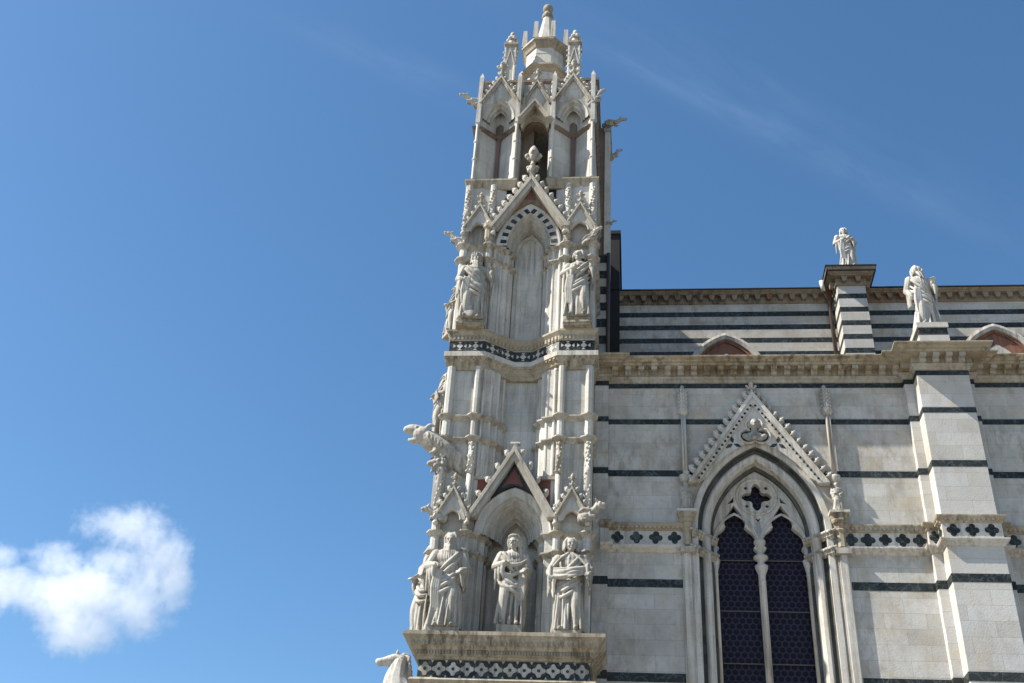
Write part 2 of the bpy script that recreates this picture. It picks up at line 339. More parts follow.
def statue_mesh(name, H, key='statue', seed=1, sway=.03, knee=1, arms=None, head=(0, 0, 0), hair='short', beard=0, veil=False, mantle=1, extras=None, width=1.0, voxel=.0052, drape_pts=None, halo=False):
    """a draped standing figure, feet at the origin, facing -Y; every measure is a share of its height"""
    rng = np.random.RandomState(seed); mb = MB()
    nz_, nt_ = 70, 120
    zt = np.array([0, .03, .12, .28, .42, .50, .60, .70, .765, .80, .825, .845])
    at = np.array([.150, .150, .138, .130, .128, .124, .106, .120, .126, .118, .088, .045])*width
    bt = np.array([.120, .120, .108, .100, .096, .096, .084, .090, .088, .080, .062, .042])*width
    th = np.linspace(0, 2*np.pi, nt_, endpoint=False); warp = th+.28*np.sin(2*th+rng.rand()*6)+.16*np.sin(3*th+rng.rand()*6)
    ph = rng.rand(6)*6; vs = []
    for z in np.linspace(0, .845, nz_):
        a = np.interp(z, zt, at); b = np.interp(z, zt, bt)
        low = np.clip((.60-z)/.45, 0, 1); up = np.clip((z-.34)/.14, 0, 1)*np.clip((.80-z)/.06, 0, 1)
        f = .024*low*fold_ridge(5*warp+ph[0]+2.2*z)+.012*low*fold_ridge(8.5*warp+ph[1]-3*z)
        f = f+mantle*up*(.013*fold_ridge(15*z+1.9*np.cos(th-.6)*1.1+ph[2])+.004*fold_ridge(31*z-2.2*np.sin(th+.4)+ph[3]))
        f = f+.004*fold_ridge(11*warp+ph[4])*np.clip((z-.55)/.1, 0, 1)*np.clip((.82-z)/.04, 0, 1)
        cx = sway*math.sin(z/.845*math.pi)*1.0; cy = -.012*math.sin(z*5)
        x = cx+(a+f)*np.cos(th); y = cy+(b+f)*np.sin(th)
        vs += [(x[i]*H, y[i]*H, z*H) for i in range(nt_)]
    fs = [(i*nt_+j, i*nt_+(j+1)%nt_, (i+1)*nt_+(j+1)%nt_, (i+1)*nt_+j) for i in range(nz_-1) for j in range(nt_)]
    fs += [tuple(range(nt_))[::-1], tuple((nz_-1)*nt_+j for j in range(nt_))]
    mb.add(vs, fs, 'statue')
    S = lambda p: (p[0]*H, p[1]*H, p[2]*H)
    T = lambda pts, r: tubemesh(mb, [S(p) for p in pts], [x*H for x in (r if isinstance(r, (list, tuple)) else [r]*len(pts))])
    B = lambda c, r, mm=None: mb.ball(S(c), tuple(x*H for x in r), 'statue', 14, mm)
    # the free leg presses through the cloth, its foot shows below the hem
    k = knee
    T([(k*.055, -.045, .50), (k*.07, -.105, .29), (k*.075, -.085, .05)], [.062, .052, .036])
    T([(k*.073, -.085, .022), (k*.085, -.165, .014)], [.026, .018]); T([(-k*.06, -.08, .022), (-k*.075, -.150, .014)], [.026, .018])
    # big sweeping folds of the mantle
    dr = drape_pts or [
        [(-k*.125, -.03, .48), (-k*.04, -.115, .455), (k*.06, -.105, .53), (k*.13, -.03, .66)],
        [(-k*.13, -.02, .43), (-k*.05, -.122, .40), (k*.06, -.118, .475), (k*.135, -.02, .60)],
        [(-k*.125, -.03, .37), (-k*.05, -.125, .335), (k*.05, -.12, .40), (k*.13, -.03, .52)],
        [(k*.10, -.05, .80), (k*.06, -.10, .72), (-k*.03, -.10, .62), (-k*.12, -.03, .53)],
        [(k*.12, -.04, .77), (k*.085, -.09, .68), (-k*.0, -.105, .58), (-k*.12, -.04, .49)]]
    for q in dr: T(q, [.012, .021, .021, .013])
    for i in range(5):                                                    # folds falling from hip to hem
        x0 = -.10+.05*i+rng.uniform(-.012, .012); x1 = x0*1.25+rng.uniform(-.02, .02)
        T([(x0, -.085-.02*math.cos(x0*12), .40+rng.uniform(-.05, .06)), ((x0+x1)/2, -.100-.02*math.cos(x0*10), .20), (x1, -.115, .012)], [.008, .013, .017])
    # arms
    arms = arms or [((-.125, -.01, .775), (-.165, -.03, .60), (-.06, -.15, .585)), ((.125, -.01, .775), (.165, -.02, .60), (.08, -.14, .53))]
    for sx, (sh, el, ha) in zip((-1, 1), arms):
        T([sh, el], [.052, .046]); d = Vector(ha)-Vector(el); w = Vector(el)+d*.80
        T([el, tuple(Vector(el)+d*.4), tuple(w)], [.046, .041, .036])
        T([tuple(w), ha], [.021, .023])
        dn = d.normalized(); side = dn.cross(Vector((0, 0, 1))); side = side.normalized() if side.length > .1 else Vector((1, 0, 0)); upv = side.cross(dn)
        hh = Vector(ha)
        for q in range(4):
            a0 = hh+side*(.014*(q-1.5)); a1 = a0+dn*.030+upv*.002; a2 = a1+dn*.020-upv*(.014+.003*q)
            T([tuple(a0), tuple(a1), tuple(a2)], [.0085, .008, .0065])
        T([tuple(hh+side*.02*sx*-1), tuple(hh+side*.034*sx*-1+dn*.018+upv*.008)], [.009, .007])
        # sleeve cloth hanging from the forearm
        for q in range(3):
            b0 = Vector(el)+d*(.15+.28*q); T([tuple(b0), tuple(b0+Vector((sx*.006, -.004, -.07))), tuple(b0+Vector((sx*.004+.01*(q-1), .012, -.15-.05*(2-q))))], [.03, .022, .010])
    # neck and head
    hy, hp, hr = head; hc = Vector((sway*.25, -.014, .925))
    T([(sway*.3, .0, .82), (hc.x, -.004, .885)], [.043, .034])
    hm = Matrix.Rotation(R_(hy), 3, 'Z') @ Matrix.Rotation(R_(hp), 3, 'X') @ Matrix.Rotation(R_(hr), 3, 'Y')
    HS = 1.14; Hd = lambda p: tuple(hc+hm @ (Vector(p)*HS))
    HB = lambda c, r: B(Hd(c), tuple(v*HS for v in r), hm)
    HB((0, .006, .014), (.050, .060, .056)); HB((0, -.016, -.022), (.036, .038, .046)); HB((0, -.040, -.054), (.016, .014, .012))
    T([Hd((0, -.056, .010)), Hd((0, -.071, -.020))], [.006, .0115]); HB((0, -.054, -.036), (.015, .007, .0045)); HB((0, -.053, -.043), (.012, .007, .0045))
    for s_ in (-1, 1):
        T([Hd((s_*.006, -.055, .016)), Hd((s_*.030, -.048, .014))], [.007, .006]); HB((s_*.019, -.045, .0), (.010, .008, .0065)); HB((s_*.026, -.040, -.020), (.012, .012, .010)); HB((s_*.049, .004, -.008), (.007, .012, .018))
    if hair in ('short', 'long'):
        HB((0, .014, .026), (.054, .060, .052))
        for i in range(17):
            a = R_(-30+rng.uniform(-4, 4)+240*i/16); ln = (-.045 if hair == 'short' else -.115)*(.8+.4*rng.rand())
            c_, s2 = math.cos(a), math.sin(a)
            T([Hd((.030*c_, .014+.030*s2, .070)), Hd((.055*c_, .012+.060*s2, .030)), Hd((.058*c_+rng.uniform(-.006, .006), .014+.062*s2, -.005)), Hd((.060*c_+rng.uniform(-.012, .012), .012+.058*s2, ln))], [.014, .014, .014, .009])
    elif hair == 'bald':
        for i in range(12):
            a = R_(-20+220*i/11); T([Hd((.050*math.cos(a), .010+.056*math.sin(a), .006)), Hd((.053*math.cos(a), .010+.058*math.sin(a), -.035))], [.011, .009])
    elif hair == 'crown':
        HB((0, .010, .030), (.055, .062, .040)); mb.lathe(0, 0, [], 'statue') if False else None
        for i in range(14):
            a = 2*math.pi*i/14; T([Hd((.055*math.cos(a), .008+.062*math.sin(a), .030)), Hd((.060*math.cos(a), .008+.066*math.sin(a), .062))], [.013, .009])
        for i in range(16):
            a = R_(-20+220*i/15); T([Hd((.052*math.cos(a), .010+.058*math.sin(a), .02)), Hd((.060*math.cos(a), .016+.06*math.sin(a), -.05))], [.013, .010])
    if veil:
        HB((0, .018, .022), (.060, .064, .060))
        for s_ in (-1, 1):
            T([Hd((s_*.030, -.030, .062)), Hd((s_*.057, -.012, .01)), Hd((s_*.058, .0, -.07)), (s_*.09, -.03, .78)], [.017, .018, .02, .03])
        T([Hd((0, .06, .03)), Hd((0, .075, -.06)), (0, .08, .70)], [.05, .055, .07]); T([Hd((-.04, -.036, .058)), Hd((0, -.044, .068)), Hd((.04, -.036, .058))], .012)
    for i in range(int(beard)):
        a = (i/(beard-1)-.5)*2 if beard > 1 else 0; r1 = .030
        ln = .06+.05*(1-abs(a))*beard/10
        T([Hd((a*.040, -.042+.020*abs(a), -.036)), Hd((a*.042, -.060+.02*abs(a), -.066)), Hd((a*.030+rng.uniform(-.006, .006), -.082+.02*abs(a), -.045-ln*1.25))], [.014, .018, .009])
    if beard:
        T([Hd((-.024, -.050, -.040)), Hd((0, -.060, -.030)), Hd((.024, -.050, -.040))], .0075)
    if extras: extras(T, B, Hd)
    return remesh(mb, name, voxel*H, key, 1 if voxel > .01 else 0)

# ------------------------------------------------------------------ ground
g = MB(); g.add([(-3000,-3000,0),(3000,-3000,0),(3000,3000,0),(-3000,3000,0)], [(0,1,2,3)], 'paving')
o = g.build('ground'); o['kind'] = 'structure'

XC = -2.82
# plans of the tower, mirrored about XC: (distance from axis, y)
def shaft(u, y, r=.095):
    return [(u-r, y+.02), (u-r*.85, y-.07), (u-r*.35, y-.115), (u+r*.35, y-.115), (u+r*.85, y-.07), (u+r, y+.02)]
def mirror(half): return [(XC-u, y) for u, y in half[::-1]]+[(XC+u, y) for u, y in half]
YF = -1.0; YB = 2.65
corner = [(1.64, YF), (1.66, YF-.08), (1.73, YF-.12), (1.81, YF-.10), (1.86, YF-.02), (1.85, YF+.07), (1.80, YF+.10), (1.80, YB)]
half_up = [(.39, -.40), (.47, -.48), (.46, -.58), (.58, -.66), (.57, -.76), (.72, -.84), (.71, -.90), (.88, -.95)]+shaft(1.06, YF)+corner
half_low = [(.58, -.22), (.58, -.52), (.63, -.57), (.63, -.74), (.74, -.80), (.78, -.95)]+shaft(1.06, YF)+corner
half_fr = [(.26, -.50), (.98, -1.03), (1.79, -1.03), (1.79, YB)]            # frieze and cornices: smoother line
P_up, P_low, P_fr = mirror(half_up), mirror(half_low), mirror(half_fr)
P_base = [(XC-1.77, YB), (XC-1.77, -1.42), (XC+1.87, -1.42), (XC+1.87, YB)]
def halves(P):
    k = len(P)//2; return P[:k], P[k:]
def string_prof(z, h=.13, d=.10): return [(-.05, z-h), (.01, z-h), (.03, z-h*.75), (d*.6, z-h*.55), (d, z-h*.3), (d, z-h*.08), (d*.8, z), (-.05, z)]

tower = root('corner_tower', 'tall white marble corner tower with gables, statue niches and an octagonal crown', 'tower', (XC, .8, 0))
# --- base and ledge
b = MB(); zz = [0, 1.2, 1.42, 2.6, 2.82, 4.0, 4.22, 5.4, 5.62, 6.8, 7.02, 8.2, 8.42, 9.2]
for i in range(len(zz)-1): b.box(P_base[0][0], P_base[2][0], -1.42, YB, zz[i], zz[i+1]-.0, 'dark' if i % 2 else 'wall')
b.build('plinth_block', tower)
b = MB(); b.prism(P_base, 9.2, 9.9, 'dark')
q0, q1 = P_base[1], P_base[2]; ln = q1[0]-q0[0]; n = 12; st = ln/n
for i in range(n):
    c = st*(i+.5)
    lob = []
    for k_ in range(4):
        a = 90*k_; d_ = .098; cx_, cz_ = d_*math.cos(R_(a)), d_*math.sin(R_(a)); lob += arc(cx_, cz_, .050, a-95, a+95, 7)+[(.10*math.cos(R_(a+45)), .10*math.sin(R_(a+45)))]
    b.decal(q0, q1, c, 9.555, lob, 0, .006, 'trim'); b.decal(q0, q1, c, 9.555, arc(0, 0, .036, 0, 324, 9), 0, .010, 'dark')
    for sg in (-1, 1):
        b.decal(q0, q1, c+st/2, 9.555, [(-.035, sg*.19), (.035, sg*.19), (0, sg*.125)], 0, .006, 'trim')
b.build('inlaid_frieze', tower)
b = MB(); b.sweep(P_base, [(-.02, 9.20), (.10, 9.22), (.16, 9.28), (.12, 9.33), (.04, 9.36), (-.02, 9.36)], 'ledge'); b.build('lower_moulding', tower)
b = MB()
b.sweep(P_base, [(-.02, 9.74), (.05, 9.75), (.06, 9.80), (.11, 9.82), (.12, 9.90), (.17, 9.93), (.19, 9.99), (.24, 10.02), (.27, 10.10), (.31, 10.16), (.34, 10.19), (.34, 10.27), (-.02, 10.27)], 'ledge')
for i in range(36):                                                  # carved leaves of the ledge
    x = q0[0]-.15+ (ln+.3)*(i+.5)/36
    b.ball((x, -1.42-.235, 10.04), (.035, .05, .055), 'ledge', 8)
for i in range(60):
    x = q0[0]-.06+(ln+.12)*(i+.5)/60; b.box(x-.018, x+.018, -1.42-.155, -1.42-.10, 9.84, 9.905, 'ledge')
b.prism([(P_base[0][0], YB-.01), (P_base[1][0], -1.36), (P_base[2][0], -1.36), (P_base[3][0], YB-.01)], 9.9, 10.265, 'ledge')
b.build('statue_ledge', tower)
# --- lower storey
b = MB(); b.prism(P_low, 10.265, 14.30, 'tower'); b.build('lower_storey', tower)
for h_ in halves(P_low): b = MB(); b.sweep(h_, string_prof(12.90, .14, .10), 'string'); b.build('string_course', tower)
for h_ in halves(P_low): b = MB(); b.sweep(h_, string_prof(12.42, .13, .09), 'string'); b.build('string_course', tower)
# niche arch with concentric mouldings
b = MB(); W1, ZS1, R1 = .92, 12.86, 1.245; XA = XC+.04
prof = [(0, -.90), (0, -1.02), (.035, -1.05), (.07, -1.02), (.21, -1.01), (.23, -.95), (.27, -.97), (.30, -.90), (.32, -.84), (.36, -.86), (.39, -.78), (.41, -.72), (.45, -.74), (.48, -.64), (.50, -.58), (.54, -.60), (.57, -.48), (.60, -.44), (.62, -.20)]
b.arch(XA, W1, ZS1, R1, prof, 'tower', n=16); b.build('niche_arch', tower, smooth=False)
arch_out = arch_pts(XA, W1-.02, ZS1, R1-.02, 0, None, 16)
b = MB(); b.panel([(XC-.82, ZS1)]+arch_out+[(XC+.82, ZS1), (XC+.82, 14.30), (XC-.82, 14.30)] if False else [(XC-1.0, 12.88), (XC-1.0, 14.28), (XC+1.0, 14.28), (XC+1.0, 12.88)]+arch_out[::-1], [], -.965, -.46, 'red')
b.build('red_marble_panel', tower)
b = MB(); b.box(XC-.98, XC+.98, -1.03, -.44, 14.28, 14.36, 'string'); b.build('string_course', tower)

def crocket_mesh():
    c = MB(); c.tube([(-.03,0,-.03),(.03,0,.02),(.07,0,.055),(.075,0,.10),(.04,0,.125)], [.05,.05,.042,.036,.02], 'trim', 8)
    for a in (-1, 1):
        c.ball((.055,a*.045,.06), (.04,.028,.045), 'trim', 7); c.ball((.02,a*.04,.025), (.045,.03,.03), 'trim', 7); c.ball((.085,a*.03,.10), (.028,.026,.024), 'trim', 6)
    c.ball((.05,0,.115), (.05,.045,.028), 'trim', 8); c.ball((-.01,0,.03), (.03,.04,.035), 'trim', 6)
    o = c.build('crocket', None, True); me = o.data; bpy.data.objects.remove(o); return me
CRK = crocket_mesh()
def crocket(parent, x, y, z, ang, s, mirror_=1):
    o = bpy.data.objects.new('crocket', CRK); COL.objects.link(o); o.location = (x, y, z); o.rotation_euler = (0, ang, 0)
    if mirror_ < 0: o.rotation_euler = (0, -ang, math.pi)
    jit = random.uniform(.88, 1.12); o.scale = (s*jit, s, s*random.uniform(.88, 1.12)); attach(o, parent); return o
def finial(parent, x, y, z, h, key='trim', name='finial', slim=1.0):
    f = MB(); r = h*.13
    f.lathe(x, y, [(r*.55, z-.05), (r*.5, z+h*.2), (r*.9, z+h*.26), (r*.9, z+h*.30), (r*.45, z+h*.34), (r*.42, z+h*.5)], key, 8)
    for k_ in range(4):
        a = math.pi/2*k_; c_, s_ = math.cos(a), math.sin(a)
        for hh, rr, bb in ((.16, 1.3*slim, .40), (.52, 1.7*slim, .55)):
            f.tube([(x+c_*r*.3, y+s_*r*.3, z+h*hh), (x+c_*r*rr*.7, y+s_*r*rr*.7, z+h*(hh+.06)), (x+c_*r*rr, y+s_*r*rr, z+h*(hh+.15))], [r*.35, r*.45, r*.3], key, 6)
            f.ball((x+c_*r*rr, y+s_*r*rr, z+h*(hh+.15)), r*bb, key, 7)
    f.lathe(x, y, [(r*.42, z+h*.48), (r*.8, z+h*.60), (r*1.0, z+h*.72), (r*.85, z+h*.84), (r*.4, z+h*.95), (r*.1, z+h)], key, 8)
    return f.build(name, parent, True)
def gable(parent, cx, zf, za, hw, y0, y1, rk, ncr, cs=1.0, fin=0, fill=None, arch=None, inlay=None, name='gable', key='string', base_drop=0, stub=False):
    """a gable: raking mouldings, panel, crockets, finial. Front at y0, back at y1"""
    g_ = MB(); sl = math.hypot(hw, za-zf); nx, nz2 = (za-zf)/sl, hw/sl                        # outward normal of the right rake
    for s in (-1, 1):
        A = (cx+s*hw, zf); T_ = (cx, za); iv = za-rk/nz2; fx = hw-rk/nx
        g_.xz([A, T_, (cx, iv), (cx+s*fx, zf)] if s > 0 else [A, (cx+s*fx, zf), (cx, iv), T_], y0, y1, key)
        # raised outer fillet
        o2 = rk*.38; g_.xz([(cx+s*(hw+.02), zf-.01), (cx, za+.03), (cx, za-o2/nz2), (cx+s*(hw-o2/nx), zf-.01)] if s > 0 else [(cx+s*(hw+.02), zf-.01), (cx+s*(hw-o2/nx), zf-.01), (cx, za-o2/nz2), (cx, za+.03)], y0-.045, y1-.003, key)
    gb = g_.build(name, parent, bevel=.008)
    if fill:
        f = MB(); fx = hw-rk/nx; iv = za-rk/nz2; zb = zf-base_drop
        outer = [(cx-fx, zb), (cx-fx, zf), (cx, iv), (cx+fx, zf), (cx+fx, zb)]
        if arch:
            ap = arch_pts(arch[0], arch[1], arch[2], arch[3], 0, None, 12)
            if zb <= arch[2]-.02: outer = [(cx-fx, zb), (cx-fx, zf), (cx, iv), (cx+fx, zf), (cx+fx, zb), (ap[-1][0], zb)]+ap[::-1]+[(ap[0][0], zb)]
            f.panel(outer, [], y0+.05, y1+.02, fill)
        else: f.panel(outer if base_drop else [(cx-fx, zf), (cx, iv), (cx+fx, zf)], [], y0+.05, y1+.02, fill)
        f.build('gable_panel', gb)
    if inlay:
        for poly, k_, yy in inlay:
            f = MB(); f.xz(poly, yy, yy+.02, k_); f.build('inlay', gb)
    for s in (-1, 1):
        for i in range(ncr):
            t = (i+.6)/(ncr+.15); x = cx+s*hw*(1-t); z = zf+(za-zf)*t
            crocket(gb, x+s*nx*.02, (y0+y1)/2, z+nz2*.02, -R_(8), cs, s)
    if fin: finial(gb, cx, (y0+y1)/2, za, fin, key, slim=.62 if fin > 1 else .85)
    return gb
# great lower gable
ya = -1.0
inl = [([(XC-.60, 13.88), (XC+.60, 13.88), (XC, 14.86)], 'dark', -1.035), ([(XC-.36, 14.02), (XC+.36, 14.02), (XC, 14.62)], 'red', -1.045)]
b = MB()
# dark field above the arch, with a red triangle on it
fx0 = .80
gb = gable(tower, XC, 13.20, 15.04, 1.04, -1.22, -1.02, .18, 5, 1.2, 0)
f = MB(); ao = arch_pts(XA, W1+.015, ZS1, R1+.015, 0, None, 12); ao = [p for p in ao if p[1] > 13.3]
f.panel([(XC-.86, 13.22), (XC, 14.68), (XC+.86, 13.22)]+ao[::-1], [], -1.075, -1.03, 'dark'); f.build('dark_field', gb)
f = MB(); f.xz([(XC-.25, 14.05), (XC, 14.52), (XC+.25, 14.05), (XC+.12, 14.11), (XC, 14.13), (XC-.12, 14.11)], -1.082, -1.07, 'red'); f.build('red_inlay', gb)
f = MB(); f.box(XC-.05, XC+.05, -1.17, -1.07, 14.98, 15.16, 'trim'); f.box(XC-.12, XC+.12, -1.19, -1.05, 15.16, 15.20, 'trim'); f.build('finial_stub', gb)
# side gablets over the piers
def gablet(cx, zf, za, hw, y0, cs=.9, fin=.40):
    gb = gable(tower, cx, zf, za, hw, y0, y0+.10, .075, 4, cs, fin)
    zs_ = zf-.12; w_ = hw*.62; R_a = w_*1.35
    ap = arch_pts(cx, w_, zs_, R_a, 0, None, 10)
    f = MB(); hx = hw-.06
    f.panel([(cx-hx, zs_), (cx-hx, zf), (cx, za-.13), (cx+hx, zf), (cx+hx, zs_)]+ap[::-1], [], y0+.03, y0+.12, 'tower'); f.build('gablet_panel', gb)
    f = MB(); f.arch(cx, w_, zs_, R_a, [(0, y0+.03), (.03, y0+.015), (.05, y0+.05), (.05, y0+.12)], 'trim', n=10); f.build('trefoil_arch', gb)
    for s in (-1, 1):
        f = MB(); f.lathe(cx+s*hw, y0+.05, [(.06, zs_-.12), (.045, zs_-.05), (.045, zf-.05), (.07, zf), (.05, zf+.05), (.01, zf+.14)], 'trim', 8)
        f.ball((cx+s*hw, y0-.02, zs_-.10), (.07, .06, .06), 'trim', 8); f.build('corbel', gb, True)
    return gb
for cx in (XC-1.37, XC+1.40): gablet(cx, 13.24, 13.95, .37, -1.26)
# carved pinnacle shafts beside the gables
def pinnacle(x, y, z0, z1, r, key='trim', twist=True):
    f = MB(); f.lathe(x, y, [(r, z0), (r, z0+(z1-z0)*.5), (r*1.3, z0+(z1-z0)*.53), (r*1.3, z0+(z1-z0)*.56), (r*.9, z0+(z1-z0)*.58), (r*.45, z1-.1), (r*.8, z1-.06), (r*.5, z1-.02), (.01, z1)], key, 8)
    if twist:
        n_ = int((z1-z0)*9)
        for i in range(n_):
            z = z0+(z1-z0)*(i+.5)/n_; rr = r*(1.05 if z < z0+(z1-z0)*.55 else .8)
            for a in (R_(200), R_(290), R_(20)): f.ball((x+math.cos(a+i*.5)*rr, y+math.sin(a+i*.5)*rr, z), (.03, .03, .04), key, 6)
    return f.build('pinnacle', tower, True)
for u in (-1.76, -1.06, 1.06, 1.76): pinnacle(XC+u, -1.14, 14.36 if abs(u) < 1.2 else 13.5, 15.24, .07)
for u in (-1.06, 1.06):
    b = MB(); b.tube([(XC+u, -1.13, 12.92), (XC+u, -1.13, 14.35)], .065, 'trim', 8); b.build('pinnacle', tower, True)
# --- middle storey
b = MB(); b.prism(P_up, 14.30, 17.45, 'tower'); b.build('middle_storey', tower)
for z in (15.40, 16.03):
    for h_ in halves(P_up): b = MB(); b.sweep(h_, string_prof(z, .15, .11), 'string'); b.build('string_course', tower)
for z0_, z1_ in ((14.36, 17.42), (18.53, 21.5)):
    for sg in (-1, 1):
        for u, y in ((.465, -.53), (.575, -.71), (.715, -.87), (.90, -.96)):
            b = MB(); b.lathe(XC+sg*u, y, [(.07, z0_), (.07, z0_+.06), (.052, z0_+.10), (.052, z1_-.05), (.065, z1_)], 'trim', 8); b.build('slim_shaft', tower, True)
# --- dark and white frieze between two cornices
b = MB(); b.sweep(P_fr, [(-.06, 17.38), (.0, 17.38), (.02, 17.45), (.07, 17.50), (.08, 17.58), (.12, 17.62), (.15, 17.69), (.16, 17.70)], 'ochre', caps=False)
b.sweep(P_fr, [(.16, 17.70), (.17, 17.70), (.17, 17.84), (-.02, 17.845)], 'trim', caps=False)
b.prism(P_fr, 17.37, 17.84, 'ochre')
for i in range(len(P_fr)-1):
    a_, c_ = Vector(P_fr[i]), Vector(P_fr[i+1]); ln = (c_-a_).length; n = max(2, int(ln/.125))
    for k_ in range(n): b.decal(P_fr[i], P_fr[i+1], ln*(k_+.5)/n, 17.665, [(-.033, -.035), (.033, -.035), (.033, .035), (-.033, .035)], .08, .155, 'ochre')
b.build('cornice', tower)
b = MB(); b.sweep(P_fr, [(-.05, 17.83), (.07, 17.83), (.07, 18.22), (-.05, 18.22)], 'dark')
for i in range(len(P_fr)-1):
    a_, c_ = Vector(P_fr[i]), Vector(P_fr[i+1]); ln = (c_-a_).length; n = max(1, round(ln/.36))
    for k_ in range(n):
        at_ = ln*(k_+.5)/n
        b.decal(P_fr[i], P_fr[i+1], at_, 18.06, [(-.085, 0), (0, -.085), (.085, 0), (0, .085)], .07, .076, 'trim')
        for s in (-1, 1):
            b.decal(P_fr[i], P_fr[i+1], at_, 18.06, [(-.055, s*.125), (.055, s*.125), (0, s*.075)], .07, .076, 'trim')
            b.decal(P_fr[i], P_fr[i+1], at_+s*.135, 18.06, [(-.035*s, 0), (.035*s, -.06), (.035*s, .06)], .07, .076, 'trim')
b.build('inlaid_frieze', tower)
b = MB(); b.sweep(P_fr, [(-.05, 18.21), (.08, 18.21), (.09, 18.25), (.09, 18.36), (.14, 18.44), (.16, 18.47), (.16, 18.53), (-.05, 18.53)], 'ledge')
b.prism(P_fr, 18.2, 18.525, 'ledge')
for i in range(len(P_fr)-1):
    a_, c_ = Vector(P_fr[i]), Vector(P_fr[i+1]); ln = (c_-a_).length; n = max(2, int(ln/.10))
    for k_ in range(n): b.decal(P_fr[i], P_fr[i+1], ln*(k_+.5)/n, 18.31, [(-.028, -.06), (.028, -.06), (.028, .05), (-.028, .05)], .085, .12, 'ledge')
b.build('cornice', tower)
# --- upper niche storey
b = MB(); b.prism(P_up, 18.525, 23.60, 'tower'); b.build('upper_storey', tower)
for z in (20.94, 21.43):
    for h_ in halves(P_up): b = MB(); b.sweep(h_, string_prof(z, .16, .11), 'string'); b.build('string_course', tower)
W2, ZS2, R2 = .90, 21.42, 1.70
b = MB(); XA2 = XC+.02
prof = [(0, -.60), (0, -1.04), (.04, -1.05), (.10, -1.035), (.30, -1.035), (.32, -.92), (.35, -.93), (.38, -.82), (.40, -.74), (.43, -.75), (.46, -.60), (.49, -.39)]
b.arch(XA2, W2, ZS2, R2, prof, 'tower', n=18)
na = 6; c2 = R2-W2
for s in (-1, 1):                                                    # black voussoirs of the arch ring
    a_end = math.acos(-c2/(R2-.20))
    for i in range(na):
        t0 = math.pi+(a_end-math.pi)*(i+.32)/na; t1 = math.pi+(a_end-math.pi)*(i+.78)/na
        pl = [(r_*math.cos(t)+c2, ZS2+r_*math.sin(t)) for r_, t in ((R2-.115, t0), (R2-.115, t1), (R2-.285, t1), (R2-.285, t0))]
        b.xz([(XA2+s*x, z) for x, z in pl], -1.043, -1.03, 'dark')
b.build('niche_arch', tower)
b = MB()                                                             # pointed hood deep in the niche
b.arch(XC, .40, 21.60, .66, [(0, -.40), (0, -.48), (.05, -.50), (.09, -.45), (.10, -.39)], 'tower', 18.53, 10); b.build('niche_hood', tower)
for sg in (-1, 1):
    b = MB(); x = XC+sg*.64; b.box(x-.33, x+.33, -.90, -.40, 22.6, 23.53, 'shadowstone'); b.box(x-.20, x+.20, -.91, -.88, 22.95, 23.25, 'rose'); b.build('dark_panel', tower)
gb = gable(tower, XC+.03, 21.88, 23.76, 1.10, -1.27, -1.07, .19, 8, 1.45, 1.25)
f = MB(); ao = [p for p in arch_pts(XA2, W2-.01, ZS2, R2-.01, 0, None, 18) if p[1] > 21.95]
f.panel([(XC-.88, 21.90), (XC+.03, 23.40), (XC+.94, 21.90)]+ao[::-1], [], -1.09, -1.0, 'brown'); f.build('shaded_brown_field', gb)  # dark brown panel: the shade inside the gable is put into its colour
f = MB(); f.xz([(XC-.17, 23.02), (XC+.17, 23.02), (XC, 23.32)], -1.10, -1.085, 'red'); f.build('red_inlay', gb)
for s in (-1, 1):
    f = MB(); x = XC+s*1.09; f.lathe(x, -1.17, [(.06, 21.45), (.10, 21.55), (.10, 21.85), (.15, 21.92), (.15, 22.02), (.06, 22.06), (.02, 22.15)], 'ledge', 8, R_(22.5)); f.build('corbel', gb)
for cx in (XC-1.36, XC+1.42): gablet(cx, 21.90, 22.72, .42, -1.26, .75, .50)
for u in (-1.76, -1.06, 1.06, 1.76): pinnacle(XC+u, -1.14, 21.4, 23.40, .07)
# --- cornice under the belfry
half_uc = [(.30, -.50), (.50, -.98), (1.34, -.98), (1.40, -.92), (1.46, -.98), (1.79, -.98), (1.79, YB)]
P_uc = mirror(half_uc)
b = MB(); b.sweep(P_uc, [(-.05, 23.52), (.0, 23.52), (.03, 23.58), (.06, 23.64), (.10, 23.74), (.12, 23.78), (.12, 23.83), (-.05, 23.84)], 'ledge')
b.prism(P_uc, 23.58, 23.835, 'ledge'); b.build('cornice', tower)
# --- belfry: recessed bays left and right of a dark opening
half_bel = [(.42, .9), (.42, -.90), (.46, -.97), (.54, -.97), (.60, -.92), (1.06, -.48), (1.17, -.48), (1.60, -.92), (1.63, -.99), (1.73, -.99), (1.76, -.94), (1.76, YB)]
P_bel = mirror(half_bel)
b = MB(); b.prism(P_bel, 23.83, 27.95, 'tower'); b.build('belfry', tower)
b = MB(); b.box(XC-1.80, XC+1.80, -.45, YB, 27.93, 28.50, 'brown'); b.sweep([(XC-1.80, YB), (XC-1.80, -.45), (XC+1.80, -.45), (XC+1.80, YB)], [(0, 28.38), (.05, 28.42), (.05, 28.52), (0, 28.52)], 'brown'); b.build('parapet', tower)
half_str = [(.44, -.96), (.62, -.93), (1.06, -.50), (1.17, -.50), (1.60, -.93), (1.78, -.96), (1.78, YB)]
b = MB()
for s in (-1, 1):
    pth = [(XC+s*u, y) for u, y in half_str]
    b.sweep(pth if s > 0 else pth[::-1], string_prof(26.02, .12, .09), 'brown')
    b.box(XC+s*1.115-.05, XC+s*1.115+.05, -.56, -.47, 23.87, 25.92, 'rose')
b.build('string_course', tower)
